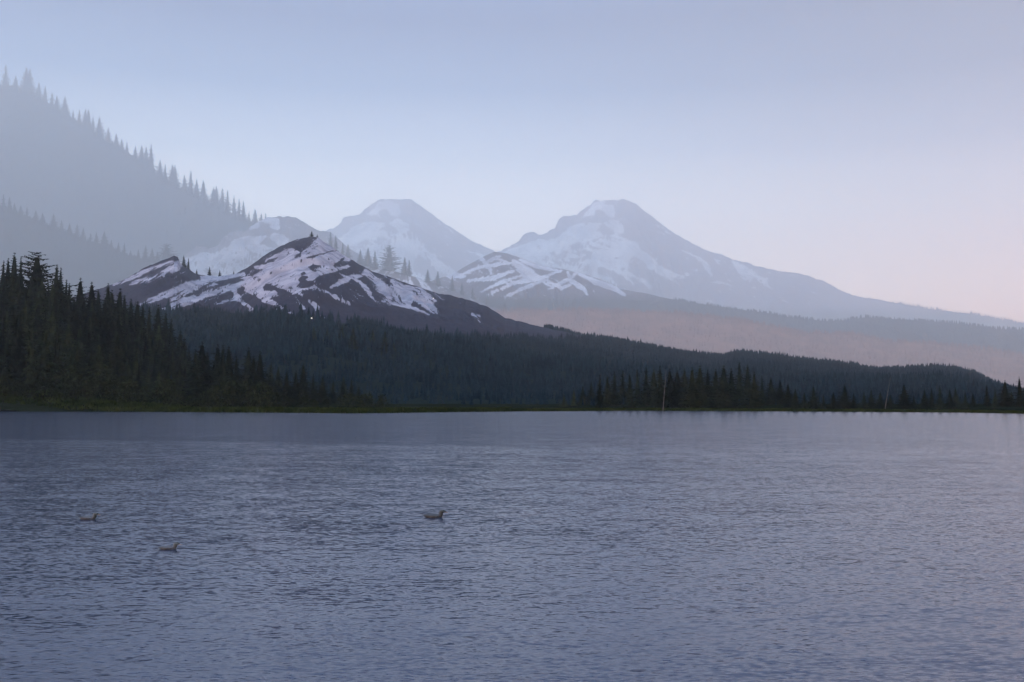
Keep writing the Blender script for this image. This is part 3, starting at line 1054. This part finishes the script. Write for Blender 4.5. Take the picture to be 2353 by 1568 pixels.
P1, H1 = scatter(28000, 100, 2900, O_G, 480, D_G - 2, MT["G"][1], 4.0, 7.5, keepG, crest=0)
P2, H2 = scatter(8500, 360, 2900, O_G, 218, 520, lambda x, y: np.maximum(land_z(x, y), MT["G"][1](x, y)), 4.0, 7.0)
a0 = RNG.uniform(-1.25, -0.53, 1500)
y0_ = RNG.uniform(186, 330, 1500)
P4 = np.stack([a0 * y0_, y0_, land_z(a0 * y0_, y0_) - 0.3], -1)
wood("forest", P4, RNG.uniform(7, 15, 1500), M["needles_far"], "dark shore forest carrying on to the left of the lake's end")
P3, H3 = scatter(2600, 1250, 2500, O_G, D_G - 12, D_G - 1, MT["G"][1], 2.5, 5.0)
H2 = np.clip(2.0 + (P2[:, 1] - 218) / 302 * 5.0, 2, 7) * RNG.uniform(0.75, 1.25, len(H2))
wood("forest", np.concatenate([P1, P2, P3]), np.concatenate([H1, H2, H3]), M["needles_far"], "dark blue-green woods covering the foothills under the streaked mountain")
for key, u0, u1, n, hm, lab in (("A", -1500, 700, 5400, 40, "pale woods covering the high hazy ridge"),
                                ("B", -1500, 440, 4400, 29, "grey-green woods covering the lower misty ridge"),
                                ("F", 1000, 2600, 3000, 29, "brownish misty woods of the low hills beyond the streaked mountain"),
                                ("D", 1550, 2600, 2200, 29, "thin woods along the long flank of the middle mountain"),
                                ("C3", 2050, 2600, 700, 56, "faint woods along the foot of the great mountain")):
    Yk = dict(A=D_A, B=D_B, F=D_F, D=D_D, C3=D_C3)[key]
    Ok = dict(A=O_A, B=O_B, F=O_F, D=O_D, C3=O_C3)[key]
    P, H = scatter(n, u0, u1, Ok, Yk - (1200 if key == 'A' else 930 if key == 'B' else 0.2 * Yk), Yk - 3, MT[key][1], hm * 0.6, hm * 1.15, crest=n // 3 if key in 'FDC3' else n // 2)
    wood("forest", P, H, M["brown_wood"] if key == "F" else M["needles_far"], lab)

# ------------------------------------------------------------ individual trees
ORD = ["first", "second", "third", "fourth", "fifth", "sixth", "seventh", "eighth", "ninth", "tenth", "eleventh", "twelfth", "thirteenth", "fourteenth", "fifteenth", "sixteenth", "seventeenth", "eighteenth", "nineteenth", "twentieth", "twenty-first", "twenty-second", "twenty-third", "twenty-fourth", "twenty-fifth", "twenty-sixth", "twenty-seventh", "twenty-eighth", "twenty-ninth", "thirtieth"] + ["thirty-" + q for q in "first second third fourth fifth sixth seventh eighth ninth".split()] + ["fortieth"] + ["forty-" + q for q in "first second third fourth fifth sixth seventh eighth ninth".split()]

# skyline trees of the high pale ridge: (u, v of the tip)
T_A = [(14, 148), (36, 172), (62, 154), (69, 158), (90, 188), (105, 196), (120, 210), (131, 218), (150, 220), (168, 252), (183, 250), (196, 249), (203, 250), (214, 266), (229, 266), (249, 292), (267, 305), (280, 318), (292, 324), (312, 334), (325, 332), (336, 336), (348, 330), (368, 366), (380, 376), (396, 376), (402, 378), (425, 400), (438, 391), (452, 410), (468, 412), (490, 428), (498, 426), (512, 430), (523, 435), (539, 448), (549, 456), (560, 460), (572, 484), (587, 478), (600, 488), (610, 487)]
T_A.sort()
for i, (u, v) in enumerate(T_A):
    tree_px(u, v, D_A - 12, random.choice(["spire", "ragged", "narrow", "spire"]), ORD[i] + " treetop from the left on the pale upper ridge's skyline", "conifers on the skyline of the high pale ridge", ground=lambda x, y: MT["A"][1](x, y) - 16, wscale=1.8)
T_B = [(8, 445), (22, 452), (34, 465), (48, 470), (62, 474), (82, 482), (98, 488), (124, 490), (142, 505), (160, 512), (178, 514), (192, 522), (208, 534), (222, 532), (240, 530), (256, 550), (272, 556), (286, 557), (300, 574), (318, 572), (334, 563), (350, 570), (362, 578)]
for i, (u, v) in enumerate(T_B):
    tree_px(u, v, D_B - 12, random.choice(["spire", "full", "spire", "ragged"]), ORD[i] + " treetop from the left on the lower misty ridge's skyline", "conifers on the skyline of the lower misty ridge", ground=lambda x, y: MT["B"][1](x, y) - 12, wscale=1.7)
tree_px(383, 558, D_B - 40, "broad", "broad bushy hazy tree above the streaked mountain's left shoulder", ground=MT["B"][1], wscale=1.5)

# spur behind the streaked mountain
T_E = [(760, 532, "narrow"), (772, 540, "narrow"), (788, 556, "narrow"), (800, 560, "spire"), (828, 572, "spire"), (846, 568, "full"), (862, 575, "narrow"), (895, 563, "broad"), (930, 590, "spire"), (940, 596, "narrow"), (983, 618, "spire"), (1006, 622, "spire"), (1040, 632, "narrow"), (1062, 648, "narrow"), (1086, 660, "ragged"), (1120, 672, "ragged"), (1160, 695, "spire")]
for i, (u, v, k) in enumerate(T_E):
    lab = "large bushy hazy fir, the broadest on the misty spur right of the peak" if k == "broad" else ORD[i] + " hazy conifer from the left on the spur right of the streaked peak"
    tree_px(u, v, D_E - 8, k, lab, "hazy conifers on the spur behind the streaked mountain", ground=lambda x, y: MT["E"][1](x, y) - 11, wscale=1.9 if k != "broad" else 1.2)
# on the shoulder of the craggy mountain
for i, (u, v) in enumerate([(628, 497), (638, 500), (656, 497), (684, 518), (697, 520)]):
    tree_px(u, v, D_C1 - 20, "spire", ORD[i] + " pale conifer from the left on the craggy mountain's right shoulder", "pale conifers on the craggy mountain's shoulder", ground=lambda x, y: MT["C1"][1](x, y) - 73, wscale=1.7)
# on the streaked mountain: saddle and peak
for (u, v, Y, k, lab) in [(423, 586, 1120, "spire", "taller of two blue-grey conifers right of the streaked mountain's left shoulder"),
                          (433, 592, 1122, "narrow", "shorter of two blue-grey conifers right of the streaked mountain's left shoulder"),
                          (452, 618, 1128, "spire", "small conifer just right of the paired conifers on the snowy saddle"),
                          (482, 612, 1125, "spire", "conifer standing alone in the middle of the snowy saddle"),
                          (505, 620, 1125, "spire", "small conifer right of the middle of the snowy saddle"),
                          (537, 622, 1120, "spire", "small conifer at the right end of the snowy saddle"),
                          (716, 530, 1140, "full", "taller of two dark conifers on the tip of the streaked peak"),
                          (729, 538, 1140, "full", "shorter of two dark conifers on the tip of the streaked peak")]:
    tree_px(u, v, Y, k, lab, "conifers on the streaked mountain", ground=MT["G"][1], wscale=1.7)

# shore forest: skyline trees
T_I = [(6, 596, "narrow"), (20, 590, "spire"), (34, 578, "full"), (50, 588, "narrow"), (88, 578, "broad"), (128, 605, "spire"), (140, 612, "narrow"), (152, 640, "narrow"), (162, 648, "spire"), (186, 636, "full"), (213, 645, "full"), (228, 662, "spire"), (247, 648, "spire"), (258, 664, "full"), (273, 660, "full"), (288, 676, "spire"), (302, 684, "spire"), (316, 690, "full"), (330, 696, "spire"), (345, 702, "narrow"), (364, 698, "full"), (380, 716, "spire"), (396, 730, "spire"), (412, 758, "full"), (425, 776, "spire"), (436, 800, "spire")]
for i, (u, v, k) in enumerate(T_I):
    lab = "big broad-crowned dark tree standing out near the left end of the shore forest" if k == "broad" else ORD[i] + " spire from the left along the dark shore forest's skyline"
    tree_px(u, v, KY - 8 - (i % 3) * 5, k, lab, "tall dark conifers on the shore forest's skyline", wscale=random.uniform(1.15, 1.6) if k != "broad" else 1.25)
# shore forest, inner trees in rows down to the shore
grp = "dark conifers packed inside the shore forest"
for r, (Y, n, dv) in enumerate([(272, 26, 22), (245, 24, 55), (220, 22, 95), (198, 20, 135)]):
    for i in range(n):
        u = -10 + 450 * (i + random.uniform(0.1, 0.9)) / n
        v = np.interp(u / 2.298, O_I[:, 0], O_I[:, 1]) * 2.298 + dv * random.uniform(0.8, 1.2)
        if v > 870:
            continue
        tree_px(u, v, Y + random.uniform(-8, 8), random.choice(["full", "spire", "full", "narrow"]), "dark conifer closed in by its neighbours inside the left shore forest", grp, wscale=random.uniform(1.3, 1.8), minh=5, mat=random.choice(["needles", "needles", "needles_green"]))
# second group, sinking to the right
T_I2 = [(452, 800, "spire"), (464, 782, "full"), (476, 806, "full"), (500, 788, "full"), (514, 790, "spire"), (527, 794, "full"), (545, 815, "spire"), (570, 795, "full"), (584, 815, "spire"), (600, 804, "full"), (622, 830, "spire"), (640, 842, "full"), (660, 848, "spire"), (680, 850, "full"), (697, 832, "full"), (720, 858, "spire"), (742, 862, "full"), (765, 872, "spire"), (790, 862, "full"), (808, 868, "spire"), (825, 885, "full"), (850, 895, "full"), (875, 905, "full"), (905, 908, "spire")]
for i, (u, v, k) in enumerate(T_I2):
    tree_px(u, v, 205 + (i % 4) * 8, k, ORD[i] + " dark conifer from the left in the shore group sinking towards the middle", "dark conifers sinking towards the middle of the shore", wscale=random.uniform(1.3, 1.8))
# bluish trees further back
T_J = [(722, 748, "full"), (752, 755, "full"), (786, 746, "full"), (812, 750, "full"), (838, 770, "spire"), (856, 755, "full"), (884, 758, "spire"), (905, 785, "full"), (935, 800, "spire"), (976, 788, "full"), (1005, 812, "spire"), (1040, 822, "full"), (1076, 815, "full"), (1110, 835, "spire"), (1145, 842, "full")]
for i, (u, v, k) in enumerate(T_J):
    tree_px(u, v, 420 + (i % 3) * 18, k, ORD[i] + " blue-grey conifer from the left rising over the foothill woods", "blue-grey conifers rising over the foothill woods", wscale=random.uniform(1.3, 1.9))
# stand right of the middle
T_K = [(1296, 905), (1318, 892), (1340, 885), (1358, 876), (1378, 860), (1396, 862), (1412, 852), (1430, 850), (1448, 856), (1466, 846), (1484, 842), (1502, 848), (1518, 838), (1540, 846), (1556, 850), (1574, 846), (1590, 842), (1608, 838), (1626, 848), (1644, 846), (1662, 838), (1680, 844), (1698, 830), (1716, 836), (1734, 852), (1752, 862), (1772, 866), (1792, 872), (1812, 880)]
for i, (u, v) in enumerate(T_K):
    tree_px(u, v, 205 + (i % 4) * 9, random.choice(["spire", "narrow", "full", "spire"]), ORD[i] + " conifer from the left in the dense stand right of the middle", "conifers of the dense stand right of the middle", mat=random.choice(["needles", "needles", "needles_green"]), wscale=random.uniform(1.4, 2.1))
# right end of the shore
T_L = [(1828, 892, "full"), (1848, 900, "full"), (1870, 884, "full"), (1892, 905, "spire"), (1915, 900, "full"), (1940, 882, "full"), (1962, 902, "spire"), (1985, 898, "spire"), (2002, 892, "full"), (2022, 898, "full"), (2045, 905, "full"), (2077, 880, "full"), (2100, 906, "spire"), (2124, 893, "full"), (2140, 890, "spire"), (2160, 884, "spire"), (2182, 893, "spire"), (2196, 890, "full"), (2218, 900, "spire"), (2236, 902, "full"), (2268, 884, "spire"), (2286, 892, "spire"), (2308, 873, "full"), (2325, 898, "full"), (2342, 864, "open"), (2356, 872, "spire")]
for i, (u, v, k) in enumerate(T_L):
    lab = {2342: "tall dark conifer with open branches at the photo's right edge, against the sky", 2308: "pointed conifer with a thin tip left of the open-branched one at right", 2077: "broad dark conifer standing tallest in the middle of the right shore row"}.get(u) or ORD[i] + " small dark conifer from the left in the row on the right shore"
    tree_px(u, v, 182 + (i % 3) * 5, k, lab, "small dark conifers along the right shore", wscale=random.uniform(1.35, 1.9) if k != "open" else 1.4)

print("TREES", COUNT[0])


# ------------------------------------------------------------ shrubs, grass, stems for light streaks
def shrub_mesh(seed):
    rr = random.Random(seed)
    V, F = [], []
    for _ in range(420):
        an = rr.uniform(0, 6.28)
        q = rr.random() ** 0.6
        z = rr.uniform(0.02, 1.0)
        rad = 0.62 * math.sqrt(max(0.02, 1 - (z - 0.35) ** 2 / 0.5)) * q * rr.uniform(0.8, 1.15)
        c = Vector((rad * math.cos(an), rad * math.sin(an), z))
        s = rr.uniform(0.04, 0.11)
        n = len(V)
        for _k in range(3):
            V.append(tuple(c + Vector((rr.uniform(-s, s), rr.uniform(-s, s), rr.uniform(-s, s)))))
        F.append((n, n + 1, n + 2))
    return V, F


SH = []
for s in range(3):
    me = bpy.data.meshes.new("foliage")
    v_, f_ = shrub_mesh(s)
    me.from_pydata(v_, [], f_)
    me.materials.append(M["shrub"])
    SH.append(me)
for i in range(46):
    u = -20 + 900 * (i + random.uniform(0, 1)) / 46
    Y = random.uniform(180, 192)
    x = float(tx(u / 2.298)) * Y
    h = random.uniform(2.2, 5.2) * (1.0 if u < 650 else 0.7)
    e = bpy.data.objects.new("shrub", SH[i % 3])
    COL.objects.link(e)
    e.location = (x, Y, ground_at(x, Y) - 0.2)
    e.scale = (h * 0.9, h * 0.9, h)
    e.rotation_euler = (0, 0, random.uniform(0, 6.28))
    tag(e, "olive leafy shrub at the foot of the dark conifers behind the shore grass", "shrub", "olive shrubs along the left shore")

# shore grass: tufts along the waterline
n = 26000
a_ = RNG.uniform(-0.62, 0.62, n)
sy = np.interp(a_, _AA, _SY)
wid = np.interp(512 + FPX * a_, [0, 370, 450, 1024], [13.0, 11.0, 4.0, 2.2])
y_ = sy + 0.3 + wid * RNG.uniform(0, 1, n)
x_ = a_ * y_
z_ = land_z(x_, y_)
hh = RNG.uniform(0.25, 0.7, n) * np.where(a_ > 0, 0.6, 1.0)
ang = RNG.uniform(0, 3.14, n)
wv_ = RNG.uniform(0.08, 0.25, n)
Vg = np.empty((n, 3, 3))
Vg[:, 0] = np.stack([x_ - np.cos(ang) * wv_, y_ - np.sin(ang) * wv_, z_ - 0.02], -1)
Vg[:, 1] = np.stack([x_ + np.cos(ang) * wv_, y_ + np.sin(ang) * wv_, z_ - 0.02], -1)
Vg[:, 2] = np.stack([x_ + RNG.uniform(-0.15, 0.15, n), y_ + RNG.uniform(-0.1, 0.1, n), z_ + hh], -1)
tag(mesh("grass", Vg.reshape(-1, 3), np.arange(n * 3).reshape(-1, 3), M["grass"]), label="low green grass along the lake shore", cat="grass", kind="stuff")


def streak_stem(u2, v2, ub2, Y, label):  # made-up stem in place of a slanting streak of light
    """a thin leaning pale stem with a few stubs, standing in for a light streak"""
    x1, y1, z1 = at(u2 / 2.298, v2 / 2.298, Y)
    xb = float(tx(ub2 / 2.298)) * Y
    zb = ground_at(xb, Y)
    e = bpy.data.objects.new("light_streak_stem", None)
    COL.objects.link(e)
    e.location = (xb, Y, zb)
    tag(e, label, "dead tree", "pale stems standing in for light streaks on the right shore")
    H_ = z1 - zb
    lx = x1 - xb
    V, F = [], []
    nn = 7
    lv = [(0, 0.09), (0.3, 0.075), (0.65, 0.05), (1.0, 0.02)]
    for q, r in lv:
        for k in range(nn):
            V.append((lx * q + r * math.cos(6.283 * k / nn), r * math.sin(6.283 * k / nn), H_ * q - 0.1 * (q == 0)))
    for i in range(3):
        for k in range(nn):
            F.append((i * nn + k, i * nn + (k + 1) % nn, (i + 1) * nn + (k + 1) % nn, (i + 1) * nn + k))
    me = bpy.data.meshes.new("trunk")
    me.from_pydata(V, [], F)
    me.materials.append(M["dead"])
    o = bpy.data.objects.new("trunk", me)
    COL.objects.link(o)
    o.parent = e
    for q, an in ((0.45, 0.4), (0.6, 2.6), (0.78, 5.0)):
        c = Vector((lx * q, 0, H_ * q))
        d = Vector((math.cos(an), math.sin(an), 0.5)) * 0.5
        me = bpy.data.meshes.new("branch")
        me.from_pydata([c + Vector((0, 0, 0.03)), c - Vector((0.02, 0.02, 0.02)), c + Vector((0.02, -0.02, -0.02)), c + d], [], [(0, 1, 3), (1, 2, 3), (2, 0, 3), (0, 2, 1)])
        me.materials.append(M["dead"])
        b = bpy.data.objects.new("branch", me)
        COL.objects.link(b)
        b.parent = e


streak_stem(1531, 850, 1523, 178, "thin pale stem standing in for a light streak, leaning in front of the dense stand right of the middle")
streak_stem(2046, 868, 2033, 177, "thin pale stem standing in for a light streak, leaning in the row of small conifers at right")


# ------------------------------------------------------------ ducks
def duck_mats(k=1.0, name="duck_feathers"):
    m, t, b = new_mat(name)
    tcn = t.nodes.new("ShaderNodeTexCoord")
    s = t.nodes.new("ShaderNodeSeparateXYZ")
    t.links.new(tcn.outputs["Object"], s.inputs[0])
    r = t.nodes.new("ShaderNodeValToRGB")
    r.color_ramp.interpolation = 'EASE'
    e = r.color_ramp.elements
    e[0].position, e[0].color = 0.0, (0.02, 0.022, 0.025, 1)
    e[1].position, e[1].color = 1.0, (0.05, 0.060, 0.058, 1)
    for p, c in ((0.22, (0.03, 0.03, 0.03, 1)), (0.30, (0.055, 0.062, 0.072, 1)), (0.62, (0.060, 0.066, 0.075, 1)), (0.74, (0.05, 0.055, 0.06, 1)), (0.80, (0.05, 0.060, 0.058, 1))):
        q = e.new(p)
        q.color = c
    mp = t.nodes.new("ShaderNodeMapRange")
    mp.inputs[1].default_value, mp.inputs[2].default_value = -0.22, 0.22
    t.links.new(s.outputs["X"], mp.inputs[0])
    t.links.new(mp.outputs[0], r.inputs[0])
    n = t.nodes.new("ShaderNodeTexNoise")
    n.inputs["Scale"].default_value = 60
    t.links.new(tcn.outputs["Object"], n.inputs["Vector"])
    mm = t.nodes.new("ShaderNodeMix")
    mm.data_type = 'RGBA'
    mm.blend_type = 'MULTIPLY'
    mm.inputs[0].default_value = 0.7
    t.links.new(r.outputs[0], mm.inputs[6])
    t.links.new(n.outputs["Color"], mm.inputs[7])
    kk = t.nodes.new("ShaderNodeVectorMath")
    kk.operation = 'SCALE'
    kk.inputs["Scale"].default_value = k
    t.links.new(mm.outputs[2], kk.inputs[0])
    t.links.new(kk.outputs[0], b.inputs["Base Color"])
    b.inputs["Roughness"].default_value = 0.6
    return m


M["duck"] = duck_mats()
M["pale_duck"] = duck_mats(2.0, "pale_duck_feathers")
M["bill"] = noise_mat("duck_bill", (0.16, 0.09, 0.05), (0.22, 0.13, 0.07), 40, rough=0.4)
M["wing"] = noise_mat("duck_wing", (0.035, 0.038, 0.04), (0.08, 0.082, 0.085), 50, rough=0.6)


def loft(rings, n=14):
    """rings of (x, z, half width, half height, tilt)"""
    V, F = [], []
    for (x, z, hw, hh_, tl) in rings:
        for k in range(n):
            an = 6.283185 * k / n
            yy = hw * math.cos(an)
            zz = hh_ * math.sin(an)
            V.append((x - zz * math.sin(tl), yy, z + zz * math.cos(tl)))
    m = len(rings)
    for i in range(m - 1):
        for k in range(n):
            F.append((i * n + k, i * n + (k + 1) % n, (i + 1) * n + (k + 1) % n, (i + 1) * n + k))
    F.append(tuple(range(n))[::-1])
    F.append(tuple((m - 1) * n + k for k in range(n)))
    return V, F


def duck(u2, v2, scale, label, rz=0.0, mat="duck"):
    u, v = u2 / 2.298, v2 / 2.298
    Y = -CAM_H / float(tz(v))
    x = float(ray(u, v)[0]) * Y
    e = bpy.data.objects.new("duck", None)
    e.empty_display_size = 0.2
    COL.objects.link(e)
    e.location = (x, Y, -0.012 * scale)
    e.scale = (scale, scale, scale * 0.70)
    e.rotation_euler = (0, 0, rz)
    tag(e, label, "duck", "ducks swimming on the lake")
    rings = [(-0.245, 0.086, 0.010, 0.005, 0.3), (-0.205, 0.070, 0.032, 0.020, 0.2), (-0.165, 0.056, 0.062, 0.048, 0.1), (-0.11, 0.044, 0.088, 0.080, 0.0), (-0.04, 0.038, 0.102, 0.096, 0),
             (0.03, 0.034, 0.098, 0.092, 0.1), (0.080, 0.044, 0.084, 0.078, 0.4), (0.112, 0.072, 0.060, 0.058, 0.9), (0.126, 0.108, 0.046, 0.044, 1.35), (0.130, 0.140, 0.043, 0.042, 1.45),
             (0.136, 0.166, 0.048, 0.048, 1.2), (0.152, 0.188, 0.052, 0.054, 0.8), (0.176, 0.192, 0.050, 0.052, 0.35), (0.200, 0.182, 0.038, 0.040, 0.1), (0.218, 0.172, 0.022, 0.022, 0), (0.226, 0.168, 0.008, 0.008, 0)]
    V, F = loft(rings)
    me = bpy.data.meshes.new("body")
    me.from_pydata(V, [], F)
    me.materials.append(M[mat])
    for p in me.polygons:
        p.use_smooth = True
    b = bpy.data.objects.new("body", me)
    COL.objects.link(b)
    b.parent = e
    s = b.modifiers.new("s", 'SUBSURF')
    s.levels = s.render_levels = 1
    V, F = loft([(0.206, 0.170, 0.018, 0.020, 0), (0.235, 0.160, 0.017, 0.010, 0.2), (0.262, 0.152, 0.018, 0.006, 0.2), (0.272, 0.150, 0.010, 0.003, 0)], 8)
    me = bpy.data.meshes.new("bill")
    me.from_pydata(V, [], F)
    me.materials.append(M["bill"])
    b = bpy.data.objects.new("bill", me)
    COL.objects.link(b)
    b.parent = e
    for sg in (-1, 1):
        V, F = loft([(-0.17, 0.066, 0.004, 0.006, 0), (-0.12, 0.058, 0.010, 0.024, 0), (-0.05, 0.050, 0.014, 0.036, 0), (0.03, 0.044, 0.013, 0.034, 0), (0.075, 0.042, 0.006, 0.018, 0)], 8)
        V = [(p[0], p[1] + sg * (0.086 + 0.012 * math.cos(p[0] * 12)) * (1 if p[0] > -0.1 else 0.75), p[2]) for p in V]
        me = bpy.data.meshes.new("wing")
        me.from_pydata(V, [], F)
        me.materials.append(M["wing"])
        for p in me.polygons:
            p.use_smooth = True
        b = bpy.data.objects.new("wing", me)
        COL.objects.link(b)
        b.parent = e


duck(998, 1189, 0.86, "grey-brown duck swimming right in the middle of the lake, the clearest of three", 0.05)
duck(204, 1193, 0.74, "faint grey duck farthest left on the lake", 0.0, "pale_duck")
duck(388, 1262, 0.62, "smallest faint duck, nearest to the camera, between the other two", 0.1, "pale_duck")


# ------------------------------------------------------------ lodge lights on the mountain
def lodge(u2, v2, Y, size, label):
    x, y, _ = at(u2 / 2.298, v2 / 2.298, Y)
    # slide along the view ray until the ground meets it
    for k in range(400):
        yy = 500 + k * 1.6
        xx, _, zz = at(u2 / 2.298, v2 / 2.298, yy)
        g = float(MT["G"][1](xx, yy))
        if g >= zz:
            break
    e = bpy.data.objects.new("lodge", None)
    COL.objects.link(e)
    e.location = (xx, yy - size, g)
    tag(e, label, "lodge")
    s = size

    def box(name, x0, x1, y0, y1, z0, z1, mat, par=e):
        V = [(a, b, c) for c in (z0, z1) for b in (y0, y1) for a in (x0, x1)]
        F = [(0, 2, 3, 1), (4, 5, 7, 6), (0, 1, 5, 4), (2, 6, 7, 3), (0, 4, 6, 2), (1, 3, 7, 5)]
        me = bpy.data.meshes.new(name)
        me.from_pydata(V, [], F)
        me.materials.append(mat)
        o = bpy.data.objects.new(name, me)
        COL.objects.link(o)
        o.parent = par
        return o
    wl = box("wall", -s, s, -s * 0.6, s * 0.6, -s, s * 0.7, M["bark"])
    V = [(-s * 1.1, -s * 0.8, s * 0.7), (s * 1.1, -s * 0.8, s * 0.7), (s * 1.1, s * 0.8, s * 0.7), (-s * 1.1, s * 0.8, s * 0.7), (-s * 1.1, 0, s * 1.4), (s * 1.1, 0, s * 1.4)]
    me = bpy.data.meshes.new("roof")
    me.from_pydata(V, [], [(0, 1, 5, 4), (2, 3, 4, 5), (0, 4, 3), (1, 2, 5), (0, 3, 2, 1)])
    me.materials.append(M["bark"])
    o = bpy.data.objects.new("roof", me)
    COL.objects.link(o)
    o.parent = e
    box("window", -s * 0.45, s * 0.45, -s * 0.66, -s * 0.605, -s * 0.1, s * 0.5, M["lamp"])


ml, t_, b_ = new_mat("lit_window")
b_.inputs["Emission Color"].default_value = (1.0, 0.93, 0.8, 1)
b_.inputs["Emission Strength"].default_value = 3.0
M["lamp"] = ml
lodge(717, 733, 800, 0.65, "tiny lit lodge at the tree line under the streaked peak")
lodge(996, 686, 1000, 0.8, "tiny lit hut high on the streaked mountain's right flank")

# ------------------------------------------------------------ haze: the air of the whole scene
hm = bpy.data.materials.new("haze")
hm.use_nodes = True
t = hm.node_tree
t.nodes.clear()
o_ = t.nodes.new("ShaderNodeOutputMaterial")
pv = t.nodes.new("ShaderNodeVolumePrincipled")
pv.inputs["Color"].default_value = (0.91, 0.955, 0.992, 1)
pv.inputs["Density"].default_value = HAZE
pv.inputs["Anisotropy"].default_value = 0.42
t.links.new(pv.outputs[0], o_.inputs["Volume"])
x0, x1, y0, y1, z0, z1 = -13300, 13300, -300, 21300, -2.7, 3720
V = [(a, b, c) for c in (z0, z1) for b in (y0, y1) for a in (x0, x1)]
F = [(0, 2, 3, 1), (4, 5, 7, 6), (0, 1, 5, 4), (2, 6, 7, 3), (0, 4, 6, 2), (1, 3, 7, 5)]
me = bpy.data.meshes.new("haze")
me.from_pydata(V, [], F)
me.materials.append(hm)
hz = bpy.data.objects.new("haze", me)
COL.objects.link(hz)
tag(hz, kind="stuff")
